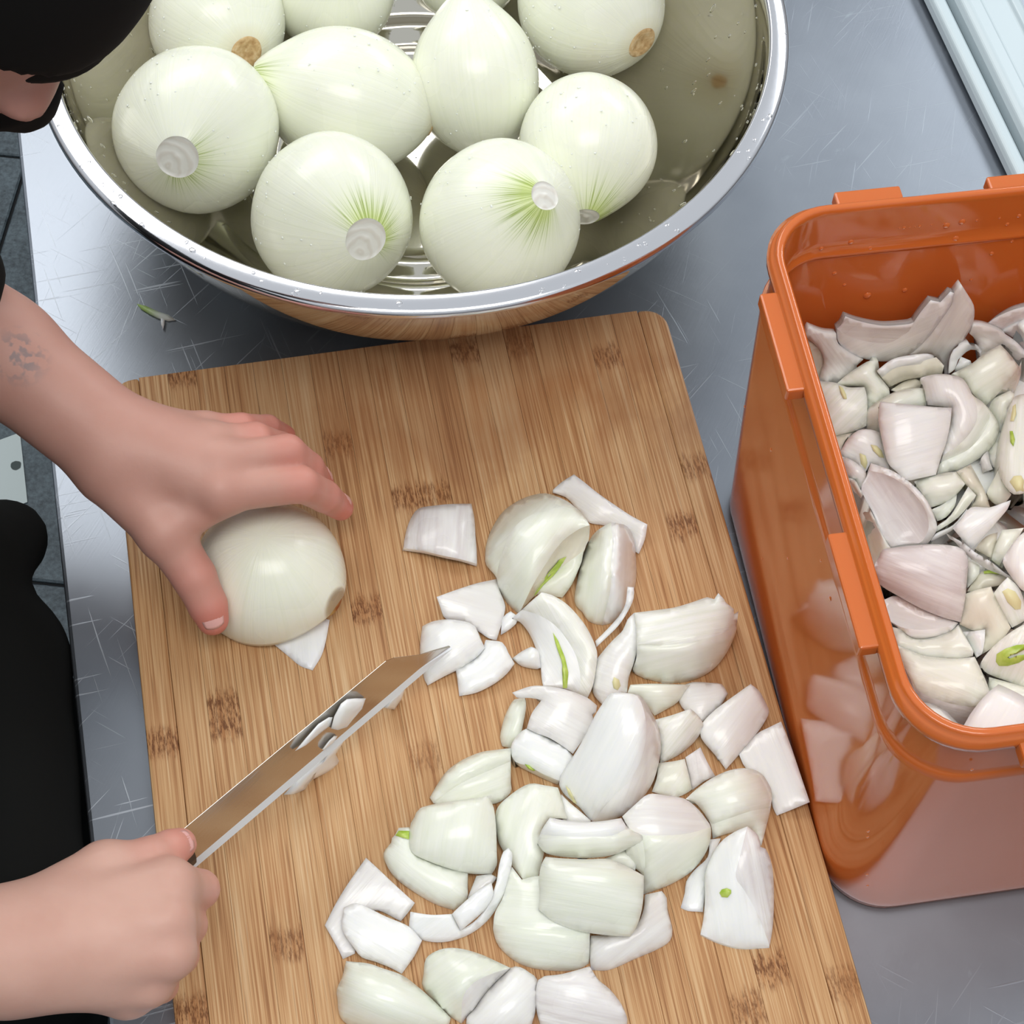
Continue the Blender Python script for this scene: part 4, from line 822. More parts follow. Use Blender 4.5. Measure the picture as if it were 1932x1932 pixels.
Cp('shadowy scrap beside the left wall, below the striped stack', 'V', [('cream', 1, '365,745,4 450,730,6 540,715,8 480,780,8 430,900,8 400,850,6')])
Cp('big strongly ribbed petal in the front left of the container', 'W', [('rib', 9, '80,350,28 130,240,32 160,180,34 230,165,35 400,145,36 600,130,36 780,140,34 880,170,32 935,250,30 930,450,26 910,650,20 870,840,14 720,800,16 520,720,18 300,600,20 130,490,22')])
Cp('greyish shell tucked under the big ribbed petal', 'W', [('inner', -3, '165,640,14 300,600,14 520,720,14 720,800,13 850,845,12 700,890,12 500,910,12 330,885,12 230,830,13'),
  ('white', 2, '850,845,12 780,920,9 600,985,6 430,985,6 300,890,9 220,830,11 230,830,13 330,885,12 500,910,12 700,890,12')])
Cp('crescent petal below the greyish shell in the container', 'W', [('skin', 4, '250,885,9 310,895,9 430,985,7 600,985,7 780,920,9 850,860,12 920,980,12 990,1110,12 980,1150,8 850,1172,6 700,1168,4 520,1142,4 400,1090,6 300,1060,8')])
Cp('small white corner piece right of the crescent petal in the container', 'W', [('white', 2, '870,930,8 1000,920,13 1095,905,15 1090,1010,13 1065,1130,9 1015,1165,6 990,1110,6 920,980,6')])
Cp('large smooth petal in the front left corner of the container', 'W', [
  ('skin', 6, '290,1050,10 400,1090,12 520,1140,14 700,1165,16 850,1172,18 1000,1155,18 1060,1280,18 1120,1420,16 1160,1590,12 1080,1618,12 900,1605,12 700,1560,12 550,1500,12 440,1420,12 360,1250,12'),
  ('inner', 3, '440,1420,12 550,1500,12 700,1560,12 900,1605,12 1080,1618,12 1160,1590,12 1140,1680,0 1050,1800,-10 800,1880,-18 600,1790,-12 470,1600,-2')], base=-30)
Cp('pale folded petal right of the big ribbed petal', 'W', [('cream', 4, '860,860,10 920,580,18 1000,550,22 1150,515,25 1190,610,21 1330,890,13 1250,1000,9 1150,1080,5 1070,1130,3 1095,905,9 1000,920,9')])
Cp('layered half slice with an olive centre at the right of the container', 'W', [('cut', 3, '1170,580,22 1230,500,25 1300,430,27 1400,520,25 1449,640,22 1500,780,18 1449,830,14 1340,890,12 1230,720,17')],
  sprouts=[('y', '1250,560 1300,530 1370,560 1425,650 1420,720 1370,725 1300,660')])
Cp('cut slice with a vivid green U-shaped shoot at the right of the container', 'W', [('cut', 4, '1060,1200,12 1150,1080,17 1300,950,23 1449,860,27 1560,840,27 1560,1400,11 1449,1430,8 1300,1380,6 1120,1310,5 1070,1260,8')],
  sprouts=[('g', '1200,1130 1280,1080 1380,1048 1470,1040 1480,1075 1380,1090 1290,1130 1240,1180 1235,1205 1300,1210 1380,1185 1490,1130 1490,1160 1400,1210 1300,1240 1220,1238 1192,1200')])
Cp('plump white piece at the front right of the container', 'W', [('skin', 6, '1130,1340,4 1300,1385,11 1449,1430,15 1560,1450,15 1560,1700,4 1449,1722,1 1380,1680,1 1240,1680,0 1150,1660,0 1160,1560,3')])
Cp('ribbed scrap just inside the front rim of the container', 'W', [('rib', 2, '1100,1690,-4 1240,1668,1 1260,1700,0 1449,1720,0 1560,1700,0 1560,1860,-14 1100,1860,-16 1060,1790,-12')], base=-30)
Cp('long thin sliver crossing diagonally at the right of the container', 'W', [('white', 1, '740,30,22 900,120,25 1000,200,25 1150,290,23 1290,400,20 1449,480,18 1449,540,12 1290,430,14 1100,350,16 930,230,18 830,120,20')], shell=3)
Cp('small curled piece at the right tip of the big ribbed petal', 'W', [('skin', 2, '940,250,13 1045,310,13 1040,400,11 980,480,7 930,530,4')])
Cp('pinkish petal cut off by the right edge near the front of the container', 'W', [('inner', 4, '1260,260,28 1350,120,33 1449,20,36 1560,0,36 1560,560,28 1449,560,26 1340,440,26 1270,330,28')])
Cp('tapering petal beside the pinkish one at the right of the container', 'W', [('skin', 2, '1150,270,14 1200,120,20 1250,0,24 1449,-20,26 1350,150,22 1290,260,18 1250,350,12')])
Cp('creamy slice just below the bright triangular petal in the container', 'W', [('cream', 2, '1000,170,12 1100,60,16 1210,20,18 1190,150,15 1150,260,12 1060,210,11')])
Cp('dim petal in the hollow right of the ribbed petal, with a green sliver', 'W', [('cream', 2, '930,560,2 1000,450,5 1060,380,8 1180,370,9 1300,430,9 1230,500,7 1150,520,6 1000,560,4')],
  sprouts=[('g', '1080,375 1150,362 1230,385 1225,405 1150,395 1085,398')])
Cp('grey scrap in the gap below the arched cut slice in the container', 'V', [('cream', 1, '850,370,6 960,300,9 1050,275,10 1100,300,10 1110,350,9 900,385,8')])
# hidden fill below: plain shell-shaped petals, one mesh each for a few shapes
def shell_mesh(seed):
    rs = np.random.RandomState(seed); R = rs.uniform(.028, .04); a1 = rs.uniform(.5, .8); b1 = rs.uniform(.35, .6); n = 7; v = []
    for k, rr in enumerate((R, R - .0045)):
        for i in range(n):
            for j in range(n):
                a = (i / (n - 1) - .5) * 2 * a1; b = (j / (n - 1) - .5) * 2 * b1 * (1 - .25 * (i / (n - 1)))
                v.append((rr * math.sin(a), rr * math.cos(a) * math.sin(b), rr * math.cos(a) * math.cos(b) - R * .85))
    f = []
    for k in range(2):
        for i in range(n - 1):
            for j in range(n - 1):
                q_ = [k * n * n + i * n + j, k * n * n + (i + 1) * n + j, k * n * n + (i + 1) * n + j + 1, k * n * n + i * n + j + 1]; f.append(q_ if k == 0 else q_[::-1])
    rim_ = [(0, j) for j in range(n)] + [(i, n - 1) for i in range(1, n)] + [(n - 1, j) for j in range(n - 2, -1, -1)] + [(i, 0) for i in range(n - 2, 0, -1)]
    for q_ in range(len(rim_)):
        a, b = rim_[q_], rim_[(q_ + 1) % len(rim_)]; A_, B_ = a[0] * n + a[1], b[0] * n + b[1]; f.append((A_, B_, B_ + n * n, A_ + n * n))
    me = bpy.data.meshes.new('onion_piece'); me.from_pydata([tuple(map(float, p)) for p in v], [], f); me.materials.append(PM['skin' if seed % 2 else 'white'])
    me.polygons.foreach_set('use_smooth', [True] * len(me.polygons)); me.uv_layers.new(name='UVMap')
    for l in me.loops: me.uv_layers[0].data[l.index].uv = (v[l.vertex_index][0], v[l.vertex_index][1])
    bm = bmesh.new(); bm.from_mesh(me); bmesh.ops.recalc_face_normals(bm, faces=bm.faces); bm.to_mesh(me); bm.free(); return me
SH = [shell_mesh(i) for i in range(5)]
rs = np.random.RandomState(11); k = 0
for lay, (z0, z1) in enumerate([(.012, .016), (.034, .04), (.055, .062), (.074, .082), (.090, .096), (.106, .112), (.120, .126)]):
    for gx in np.arange(.046, cW - .04, .040):
        for gy in np.arange(.046, cL - .04, .042):
            if lay > 4 and (gy < .235 or gx > .19): continue
            x, y, z = gx + rs.uniform(-.004, .004), -(gy + rs.uniform(-.004, .004)), rs.uniform(z0, z1)
            
            P = CO + CE * x - CN * y; o = bpy.data.objects.new('onion_piece', SH[k % 5]); COL.objects.link(o); o.location = (P[0], P[1], z)
            o.rotation_euler = (rs.uniform(-.3, .3), rs.uniform(-.3, .3), rs.uniform(0, 6.28)); k += 1
            tag(o, 'small white onion piece half buried under the others in the orange container', 'onion piece', 'buried onion pieces in the orange container')
# ================================================================== knife
KA, KB = at(368, 1628, .066), at(848, 1220, .044)         # heel and tip of the cutting edge
kd = KB - KA; kl = np.linalg.norm(kd); kd /= kl; kn = np.cross(kd, (0, 0, 1)); kn /= np.linalg.norm(kn)
if kn @ (CC - KA) < 0: kn = -kn
kn = kn + np.array([0, 0, .12]); kn -= kd * (kn @ kd); kn /= np.linalg.norm(kn); ku = np.cross(kn, kd); ku = ku if ku[2] > 0 else -ku
def on_blade(u, v_, off=0.0):
    d = CR * ((u - 966) / FPX) - CU * ((v_ - 966) / FPX) + FW
    return CC + d * (((KA + kn * off - CC) @ kn) / (d @ kn))
def kc(P): d = P - KA; return d @ kd, d @ ku
hs = kc(on_blade(349, 1562)); cs = kc(on_blade(728, 1247)); ts = kc(on_blade(848, 1220)); print('blade', hs, cs, ts, kl)
knife = empty('kitchen_knife', tuple(KA), 'steel kitchen knife with a clipped straight tip held in the right hand', 'knife')
def KP(a, b, c): return kd * a + ku * b + kn * c
q = N('blade_steel'); c = q.co(); q.set(Base_Color=(.56, .53, .50, 1), Metallic=1.0, Roughness=.17); q.bump(q.noise(q.mapping(c, (30, 30, 400)), 1, 2), .06, .001); M_BLADE = q.m
M_EDGE = plain('honed_edge_gleam', (.80, .83, .86, 1), .5, .25)  # pale matte bevel, with the edge's bright gleam put into its colour
top_line = [(-.006, hs[1]), (hs[0], hs[1]), (cs[0] * .5, hs[1] * .5 + cs[1] * .5), (cs[0], cs[1]), (cs[0] + .006, cs[1] - .003), ((cs[0] + kl) / 2, cs[1] * .47), (kl, .0006)]
bev = [(a, min(.0045, b * .5)) for a, b in top_line]; 
edg = [(-.004, 0)] + [(a, 0) for a, b in top_line[1:]]
edg[-1] = (kl, 0)
v = []; f = []; n = len(top_line)
for (a, b), (c_, d_) in zip(top_line, bev): v += [KP(a, b, .0001), KP(a, b, -.0001), KP(c_, d_, .0008), KP(c_, d_, -.0008)]
for i in range(n - 1):
    p, r = 4 * i, 4 * i + 4; f += [(p, p + 2, r + 2, r), (p + 1, r + 1, r + 3, p + 3), (p, r, r + 1, p + 1)]
f.append((0, 1, 3, 2)); mobj('blade', v, f, M_BLADE, knife, smooth=False)
v = []; f = []
for (a, b), (c_, d_) in zip(bev, edg): v += [KP(a, b, .0008), KP(a, b, -.0008), KP(c_, d_, .0022), KP(c_, d_, .0020)]
for i in range(n - 1):
    p, r = 4 * i, 4 * i + 4; f += [(p, p + 2, r + 2, r), (p + 1, r + 1, r + 3, p + 3)]
mobj('cutting_edge', v, f, M_EDGE, knife, smooth=False)
hl = []
for i, t in enumerate(np.linspace(0, 1, 12)):
    a = -.004 - .100 * t; h_ = .0125 + .002 * math.sin(t * 5) + .003 * (t > .9); w_ = .0085
    hl.append([KP(a, hs[1] * .55 + h_ * math.sin(q_), w_ * math.cos(q_)) for q_ in np.linspace(0, 2 * math.pi, 16, endpoint=False)])
v, f = loft(hl, cap0=True, cap1=True); mobj('handle', v, f, plain('dark_wood_handle', srgb(52, 34, 24), .45), knife)
def bit(label, txt, off, thick):
    r = np.array([[float(q_) for q_ in t.split(',')] for t in txt.split()]); r = np.c_[350 + r[:, 0] / 3.5127, 1050 + r[:, 1] / 3.5127]; ctr = r.mean(0); m = len(r); P = []
    for kk, o_ in ((1, off), (1, off + thick * .5), (.7, off + thick * .9), (.25, off + thick)):
        for p in r: q_ = ctr + (p - ctr) * kk; P.append(on_blade(q_[0], q_[1], o_))
    P = np.array(P); f = [(a * m + i, a * m + (i + 1) % m, (a + 1) * m + (i + 1) % m, (a + 1) * m + i) for a in range(3) for i in range(m)] + [tuple(range(3 * m, 4 * m)), tuple(range(m))[::-1]]
    c = P.mean(0); o = mobj('onion_scrap', P - c, f, PM['white'], loc=c); tag(o, label, 'onion piece', 'onion scraps stuck to the knife blade'); return o
bit('plump white onion scrap stuck to the middle of the knife blade', '965,1140 985,1060 1030,975 1070,945 1125,940 1195,940 1170,1010 1110,1080 1070,1130 1010,1150', .0012, .005)
bit('thin slanting onion scrap stuck to the blade left of the plump one', '725,1290 800,1200 880,1110 950,1065 975,1065 960,1120 900,1165 800,1250', .0012, .002)
bit('tiny onion scrap stuck near the edge below the plump one', '905,1280 950,1220 985,1188 1008,1190 980,1235 920,1282', .0012, .002)
bit('ragged onion scrap hanging behind the cutting edge near the middle of the knife', '650,1580 720,1500 850,1380 960,1290 985,1240 1060,1200 1030,1260 995,1310 1025,1370 980,1410 850,1475 800,1510 790,1545 720,1575', -.010, .005)
bit('small rounded onion scrap hanging behind the edge near the knife tip', '1310,1000 1380,930 1440,880 1452,885 1435,940 1385,1015 1340,1008', -.008, .004)
# ================================================================== the cook
def surf_nets(F, org, h):
    S = F < 0; nx, ny, nz = F.shape; acc = np.zeros((nx - 1, ny - 1, nz - 1, 3)); cnt = np.zeros((nx - 1, ny - 1, nz - 1))
    sl = lambda o, n: slice(o, n - 1 + o)
    for ax in range(3):
        for a in (0, 1):
            for b in (0, 1):
                o = [0, 0, 0]; oth = [i for i in range(3) if i != ax]; o[oth[0]] = a; o[oth[1]] = b; o2 = list(o); o2[ax] = 1
                A = F[sl(o[0], nx), sl(o[1], ny), sl(o[2], nz)]; B_ = F[sl(o2[0], nx), sl(o2[1], ny), sl(o2[2], nz)]
                m = (A < 0) != (B_ < 0); t = np.where(m, A / np.where(m, A - B_, 1), 0)
                for k in range(3): acc[..., k] += np.where(m, (t if k == ax else o[k]), 0)
                cnt += m
    act = cnt > 0; idx = -np.ones(act.shape, int); idx[act] = np.arange(act.sum()); ii = np.argwhere(act)
    V = (ii + acc[act] / cnt[act][:, None]) * h + org; Fs = []
    for ax in range(3):
        o1, o2 = [i for i in range(3) if i != ax]; sh = [slice(1, -1)] * 3
        A = F; lo = [slice(1, n - 1) for n in F.shape]; hi = [slice(1, n - 1) for n in F.shape]; lo[ax] = slice(0, F.shape[ax] - 1); hi[ax] = slice(1, F.shape[ax])
        a, b = A[tuple(lo)] < 0, A[tuple(hi)] < 0; e = np.argwhere(a != b); flip = a[tuple(e.T)]
        base = e.copy(); base[:, o1] += 1; base[:, o2] += 1
        def g(d1, d2): q_ = base.copy(); q_[:, o1] -= d1; q_[:, o2] -= d2; return idx[tuple(q_.T)]
        q4 = np.stack([g(1, 1), g(0, 1), g(0, 0), g(1, 0)], 1)
        if ax == 1: flip = ~flip
        q4[~flip] = q4[~flip][:, ::-1]; Fs.append(q4)
    return V, np.vstack(Fs)
def smin(a, b, k): h_ = np.clip(.5 + .5 * (b - a) / k, 0, 1); return b * (1 - h_) + a * h_ - k * h_ * (1 - h_)
def cap_d(G, a, b, ra, rb):
    a, b = np.asarray(a, float), np.asarray(b, float); ab = b - a; t = np.clip(((G - a) @ ab) / (ab @ ab), 0, 1)
    return np.linalg.norm(G - a - t[..., None] * ab, axis=-1) - (ra + (rb - ra) * t)
def grid(lo, hi, h):
    ax = [np.arange(l, u + h, h) for l, u in zip(lo, hi)]; return np.stack(np.meshgrid(*ax, indexing='ij'), -1), np.array(lo)
def J(u, v, z, r=None): return at(u, v, z)
def hand(palm, fingers, arm, h=.0016, kp=.0085):
    pts = [p for s in palm + arm for p in s[:2]] + [p for f in fingers for p, r in f]; pts = np.array(pts)
    lo, hi = pts.min(0) - .045, pts.max(0) + .045; G, org = grid(lo, hi, h)
    D = np.full(G.shape[:3], 1.0)
    def local(fn, a, b, pad):
        l, u = np.minimum(a, b) - pad, np.maximum(a, b) + pad
        i0 = np.maximum(((l - org) / h).astype(int), 0); i1 = np.minimum(((u - org) / h).astype(int) + 2, G.shape[:3]); s_ = tuple(slice(x, y) for x, y in zip(i0, i1)); fn(s_)
    def add(D_, a, b, ra, rb, k):
        def fn(s_): D_[s_] = smin(D_[s_], cap_d(G[s_], a, b, ra, rb), k)
        local(fn, np.asarray(a), np.asarray(b), max(ra, rb) + .03)
    for a, b, ra, rb in arm: add(D, a, b, ra, rb, .014)
    for a, b, ra, rb in palm: add(D, a, b, ra, rb, kp)
    for f in fingers:
        Df = np.full(G.shape[:3], 1.0)
        for (a, ra), (b, rb) in zip(f[:-1], f[1:]): add(Df, a, b, ra, rb, .002)
        root = f[0][0]; dist = np.linalg.norm(G - root, axis=-1); k = .0016 + .006 * np.clip(1 - (dist - f[0][1] * .6) / (f[0][1] * 1.6), 0, 1)
        D = smin(D, Df, k)
    return surf_nets(D, org, h)
mm = .001
def C4(u, v, z, r): return (at(u, v, z), r * mm)
def chain(*j): return [C4(*q_) for q_ in j]
def seg(a, b): A_, B_ = C4(*a), C4(*b); return (A_[0], B_[0], A_[1], B_[1])
# left hand over the half onion
Larm = [seg((-330, 440, .205, 40), (0, 665, .135, 29.5)), seg((0, 665, .135, 29.5), (215, 838, .106, 28))]
Lpalm = [seg((215, 838, .106, 25), (415, 925, .104, 13)), seg((215, 838, .106, 25), (415, 872, .108, 13)), seg((215, 838, .106, 24), (400, 838, .106, 12)), seg((215, 838, .104, 23), (385, 812, .098, 10.5)),
         seg((235, 890, .100, 24), (310, 1003, .086, 14.5)), seg((310, 1003, .088, 12), (425, 935, .098, 10)), seg((240, 850, .104, 24), (400, 890, .104, 16))]
Lf = [chain((415, 925, .106, 12.5), (568, 914, .095, 10.2), (612, 936, .074, 9.2), (643, 958, .055, 7.6)),
      chain((415, 875, .110, 12), (542, 853, .102, 10), (582, 882, .082, 8.8), (606, 910, .062, 7.6)),
      chain((400, 838, .106, 11.2), (482, 828, .100, 9.4), (530, 842, .082, 8.2), (556, 868, .060, 7.2)),
      chain((385, 812, .098, 9.5), (455, 806, .094, 8), (505, 806, .078, 7.2), (538, 822, .058, 6.4)),
      chain((310, 1003, .086, 14), (366, 1088, .070, 12.2), (392, 1142, .058, 10.8), (401, 1168, .052, 9.2))]
# right hand closed round the knife handle
Rarm = [seg((-420, 1850, .160, 38), (-150, 1815, .135, 31), ), seg((-150, 1815, .135, 31), (30, 1790, .122, 28.5))]
Rpalm = [seg((30, 1780, .122, 27), (312, 1675, .116, 14.5)), seg((30, 1790, .122, 27), (310, 1737, .120, 13)), seg((30, 1800, .120, 27), (316, 1797, .114, 13.5)), seg((30, 1812, .116, 26), (276, 1852, .103, 12)),
         seg((60, 1760, .118, 24), (200, 1650, .114, 16)), seg((200, 1650, .112, 14), (312, 1680, .108, 12)), seg((120, 1800, .108, 22), (240, 1860, .092, 16))]
Rf = [chain((316, 1675, .116, 13.5), (377, 1678, .092, 9.6), (330, 1705, .070, 8.8), (285, 1722, .070, 7.8)),
      chain((314, 1737, .119, 13), (352, 1745, .088, 10), (300, 1762, .068, 9), (255, 1752, .072, 8)),
      chain((314, 1795, .113, 12.5), (338, 1802, .084, 9.6), (285, 1808, .066, 8.6), (245, 1790, .072, 7.8)),
      chain((282, 1848, .102, 11.5), (302, 1858, .078, 8.8), (255, 1852, .064, 8), (220, 1830, .072, 7.2)),
      chain((200, 1650, .114, 13.5), (285, 1622, .112, 11.2), (322, 1602, .107, 9.4), (340, 1593, .104, 8.2))]
Vl, Fl = hand(Lpalm, Lf, Larm); Vr, Fr = hand(Rpalm, Rf, Rarm, kp=.0055)
# head, neck, ears: local frame x forward, y to the cook's left, z up
HF, HU = np.array([.55, .05, -.83]), np.array([.83, 0, .55]); HF /= np.linalg.norm(HF); HS = np.cross(HU, HF); HU = np.cross(HF, HS)
HN = at(40, 170, .42); HCN = HN - .11 * HF + .02 * HU
def head_sdf(G):
    def ell(c, r): return (np.linalg.norm((G - np.array(c)) / np.array(r), axis=-1) - 1) * min(r)
    D = ell((-.008, 0, .035), (.098, .077, .085)); D = smin(D, ell((.030, 0, -.020), (.066, .060, .088)), .02)
    D = smin(D, ell((.052, 0, -.082), (.030, .032, .022)), .02)                       # chin
    D = smin(D, cap_d(G, (.093, 0, .012), (.112, 0, -.022), .008, .012), .010)        # nose
    for s_ in (-1, 1):
        D = smin(D, ell((.080, s_ * .032, .018), (.014, .022, .010)), .008)           # brow
        D = smin(D, ell((.068, s_ * .038, -.020), (.020, .020, .018)), .012)          # cheek
        D = smin(D, ell((.078, s_ * .031, -.001), (.012, .013, .009)), .003)          # eyelid
        D = smin(D, ell((-.002, s_ * .079, -.004), (.018, .008, .032)), .003)         # ear
    D = smin(D, ell((.088, 0, -.052), (.012, .024, .005)), .004); D = smin(D, ell((.085, 0, -.061), (.012, .022, .006)), .004)
    return smin(D, cap_d(G, (-.020, 0, -.05), (-.075, 0, -.17), .056, .062), .02)
G, org = grid((-.16, -.11, -.22), (.15, .11, .15), .0038); HD = head_sdf(G); Vh, Fh = surf_nets(HD, org, .0038)
def h2w(V): return HCN + V[:, :1] * HF + V[:, 1:2] * HS + V[:, 2:3] * HU
COOK = np.array([-.42, .50, -.85])
cook = empty('person', tuple(COOK), 'person in black clothes and face mask holding a half onion and a kitchen knife', 'person')
vb = np.vstack([Vl, Vr, h2w(Vh)]); fb = np.vstack([Fl, Fr + len(Vl), Fh + len(Vl) + len(Vr)])
def m_skin():
    q = N('skin'); c = q.co(); r_ = q.n('Attribute', attribute_name='red').outputs['Fac']; ink = q.n('Attribute', attribute_name='ink').outputs['Fac']; sh = q.n('Attribute', attribute_name='tan').outputs['Fac']
    n1 = q.noise(c, 38, 3, .55); n2 = q.noise(c, 420, 2)
    base = q.mix(n1, srgb(202, 154, 138), srgb(220, 178, 162)); base = q.mix(q.math('MULTIPLY', sh, .7), base, srgb(186, 126, 114))
    base = q.mix(q.math('MULTIPLY', r_, .65), base, srgb(216, 118, 104))
    inkm = q.math('MULTIPLY', ink, q.n('MapRange', i={0: q.noise(c, 150, 2), 1: .47, 2: .55}).outputs[0])
    base = q.mix(q.math('MULTIPLY', inkm, .6), base, srgb(120, 122, 128))
    q.set(Base_Color=base, Roughness=.46, Subsurface_Weight=.22, Subsurface_Radius=(.010, .004, .002), Subsurface_Scale=.5, Specular_IOR_Level=.4)
    q.bump(q.math('ADD', q.math('MULTIPLY', n2, .3), n1), .18, .0012); return q.m
M_SKIN = m_skin()
body = mobj('body', vb - COOK, fb, M_SKIN, cook)
def smooth(o, it=3, fac=.5):
    bm = bmesh.new(); bm.from_mesh(o.data)
    for _ in range(it): bmesh.ops.smooth_vert(bm, verts=bm.verts, factor=fac, use_axis_x=True, use_axis_y=True, use_axis_z=True)
    bmesh.ops.recalc_face_normals(bm, faces=bm.faces); bm.to_mesh(o.data); bm.free()
smooth(body, 3)
def attr(name, vals):
    a = body.data.attributes.new(name, 'FLOAT', 'POINT'); a.data.foreach_set('value', np.asarray(vals, float))
red = np.zeros(len(vb)); 
for f_, w_ in [(x, 1.0) for x in Lf] + [(x, .7) for x in Rf]:
    for p, s_ in ((f_[-1][0], .014), (f_[-2][0], .014), (f_[1][0], .012)): red = np.maximum(red, w_ * (1 if p is f_[-1][0] else .55) * np.clip(1.7 - np.linalg.norm(vb - p, axis=1) / s_, 0, 1))
attr('red', red)
ik = np.clip(1.6 - np.linalg.norm(vb - at(38, 672, .158), axis=1) / .011, 0, 1); attr('ink', ik)
tn_ = np.zeros(len(vb)); tn_[:len(Vl)] = .55; tn_[len(Vl) + len(Vr):] = .9; attr('tan', tn_)  # left arm and head mixed towards a darker skin tone, head most
M_NAIL = plain('fingernail', srgb(232, 178, 172), .25)
def nail(tip, prev, r, w_=.0052, l_=.0065, tilt=None):
    ax = tip - prev; ax /= np.linalg.norm(ax); up = np.array([0, 0, 1.0]) if tilt is None else np.array(tilt, float); up -= ax * (up @ ax); up /= np.linalg.norm(up); s_ = np.cross(ax, up); V, F_ = [], []
    for i in range(9):
        for j in range(9):
            a, b = (i - 4) / 4, (j - 4) / 4; b2 = b * math.sqrt(1 - .32 * a * a) ; a2 = a * math.sqrt(1 - .32 * b * b)
            V.append(tip - ax * .0040 + ax * (l_ * a2) + s_ * (w_ * b2) + up * (r * 1.08 - .0022 * b2 * b2 - .0016 * max(a2, 0) ** 2) - COOK)
    for i in range(8):
        for j in range(8): F_.append((i * 9 + j, i * 9 + j + 1, (i + 1) * 9 + j + 1, (i + 1) * 9 + j))
    o = mobj('fingernail', V, F_, M_NAIL, cook); m_ = o.modifiers.new('s', 'SOLIDIFY'); m_.thickness = .0005; return o
nail(Lf[4][-1][0], Lf[4][-2][0], Lf[4][-1][1], .0062, .0075, (.18, -.5, .82)); nail(Rf[4][-1][0], Rf[4][-2][0], Rf[4][-1][1], .0060, .0072, (.14, -.33, .87))
for k in (0, 1, 2): nail(Lf[k][-1][0], Lf[k][-2][0], Lf[k][-1][1], .0046, .0055, (.8, .5, .6))
def m_cloth(nm, col):
    q = N(nm); c = q.co(); q.set(Base_Color=col, Roughness=.9, Sheen_Weight=0.0, Specular_IOR_Level=.25); q.bump(q.noise(c, 9, 3), .4, .01); return q.m
M_SHIRT = m_cloth('black_cotton', srgb(9, 9, 10)); M_APRON = m_cloth('black_apron_cloth', srgb(9, 10, 9)); M_CAP = m_cloth('black_cap_cloth', srgb(8, 8, 8)); M_MASK = m_cloth('black_mask_cloth', srgb(14, 13, 13))
# cap and mask follow the head
D = HD - .006; x_, y_, z_ = G[..., 0], G[..., 1], G[..., 2]
cut_ = .046 + .04 * (x_ - .08); Dc = np.maximum(D, (cut_ - z_))
V_, F_ = surf_nets(Dc, org, .0038); o = mobj('cap', h2w(V_) - COOK, F_, M_CAP, cook); smooth(o, 2); o['label'] = 'black cap low over the forehead'
pk = []; tpr = lambda f_: max(0, math.cos(f_ / .85 * math.pi / 2)) ** .5
for kk, dz in ((0, .003), (.5, .002), (1, -.001), (1.02, -.003), (.5, -.001), (0, 0)):
    pk.append([((.088 + .016 * kk * tpr(f_)) * math.cos(f_), (.070 + .003 * kk) * math.sin(f_), .047 - .010 * kk - .010 * math.sin(f_) ** 2 + dz) for f_ in np.linspace(-.85, .85, 25)])
V_, F_ = loft(pk, close=False); mobj('cap_peak', h2w(np.array(V_)) - COOK, F_, M_CAP, cook)
top_ = -.022 + .35 * (x_ - .09); Dm = np.maximum(np.maximum(np.minimum(HD, cap_d(G, (.10, 0, -.02), (.092, 0, -.07), .018, .012)) - .0035, -1.0), np.maximum(z_ - (-.002 - .42 * np.abs(y_) ), .012 - x_)); Dm = np.maximum(Dm, -.112 - z_)
V_, F_ = surf_nets(Dm, org, .0038); o = mobj('face_mask', h2w(V_) - COOK, F_, M_MASK, cook); smooth(o, 2); o['label'] = 'black cloth mask over nose and mouth'
def cloth(nm, caps, k, h, mat, amp=.004, label=None):
    P = np.array([p for c_ in caps for p in c_[:2]]); pad = max(max(c_[2:]) for c_ in caps) + .04; G_, o_ = grid(P.min(0) - pad, P.max(0) + pad, h); D_ = np.full(G_.shape[:3], 1.)
    for a, b, ra, rb in caps: D_ = smin(D_, cap_d(G_, a, b, ra, rb), k)
    D_ += amp * (np.sin(G_[..., 0] * 61 + 2.3 * np.sin(G_[..., 2] * 23)) * np.sin(G_[..., 2] * 47 + G_[..., 1] * 33))
    V_, F_ = surf_nets(D_, o_, h); ob = mobj(nm, V_ - COOK, F_, mat, cook); smooth(ob, 2); return ob
A3 = np.array
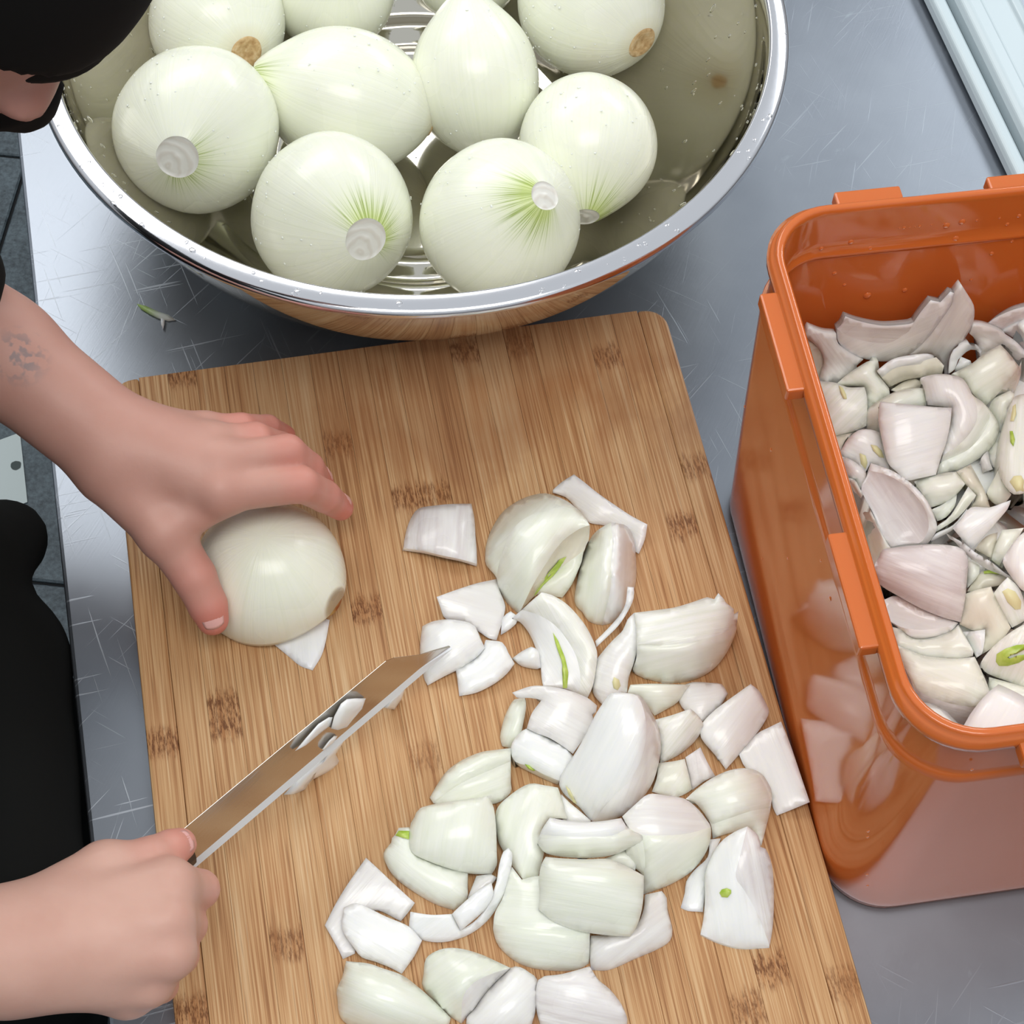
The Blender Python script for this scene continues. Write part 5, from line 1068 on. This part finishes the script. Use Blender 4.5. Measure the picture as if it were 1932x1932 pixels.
nb = h2w(A3([[-.075, 0, -.17]]))[0]; shl, shr = A3([-.43, .69, .40]), A3([-.43, .33, .40]); ell_, elr = at(-290, 455, .205), at(-420, 1850, .165)
cloth('shirt', [(A3([-.44, .48, .05]), A3([-.43, .52, .32]), .115, .105), (shl, shr, .07, .07), (A3([-.43, .58, .30]), A3([-.43, .44, .30]), .12, .12), (nb, A3([-.42, .52, .38]), .068, .10),
                (shl, ell_, .066, .052), (ell_, at(-165, 520, .185), .052, .047), (shr, elr, .066, .052)], .04, .009, M_SHIRT)
e1, e2 = at(-25, 1262, -.01), at(4, 1700, -.01)
cloth('apron', [(e1, e2, .046, .046), (at(12, 1012, .0), at(-60, 1060, .02), .0245, .035), (A3([-.42, .50, .02]), A3([-.41, .38, .02]), .115, .115), (A3([-.42, .52, .02]), A3([-.43, .50, .22]), .115, .10), (A3([-.41, .50, -.05]), A3([-.41, .40, -.30]), .115, .12), (at(-25, 1262, -.01), at(-25, 1262, -.01) + A3([-.02, 0, -.25]), .046, .06), (at(4, 1700, -.01), at(4, 1700, -.01) + A3([-.04, 0, -.25]), .046, .06)], .012, .0065, M_APRON, .002)
cloth('trousers', [(A3([-.43, .56, -.15]), A3([-.45, .58, -.76]), .095, .06), (A3([-.43, .36, -.15]), A3([-.45, .34, -.76]), .095, .06), (A3([-.43, .54, -.12]), A3([-.43, .38, -.12]), .11, .11)], .03, .010, M_SHIRT)
for yy in (.58, .34): 
    V_, F_ = surf_nets(np.maximum(smin(cap_d(grid((-.55, yy - .08, -.86), (-.20, yy + .08, -.70), .005)[0], (-.46, yy, -.80), (-.30, yy, -.815), .045, .038), cap_d(grid((-.55, yy - .08, -.86), (-.20, yy + .08, -.70), .005)[0], (-.46, yy, -.80), (-.455, yy, -.75), .042, .042), .01), -.8485 - grid((-.55, yy - .08, -.86), (-.20, yy + .08, -.70), .005)[0][..., 2]), np.array([-.55, yy - .08, -.86]), .005)
    mobj('shoe', V_ - COOK, F_, plain('black_leather', srgb(18, 18, 20), .4), cook)
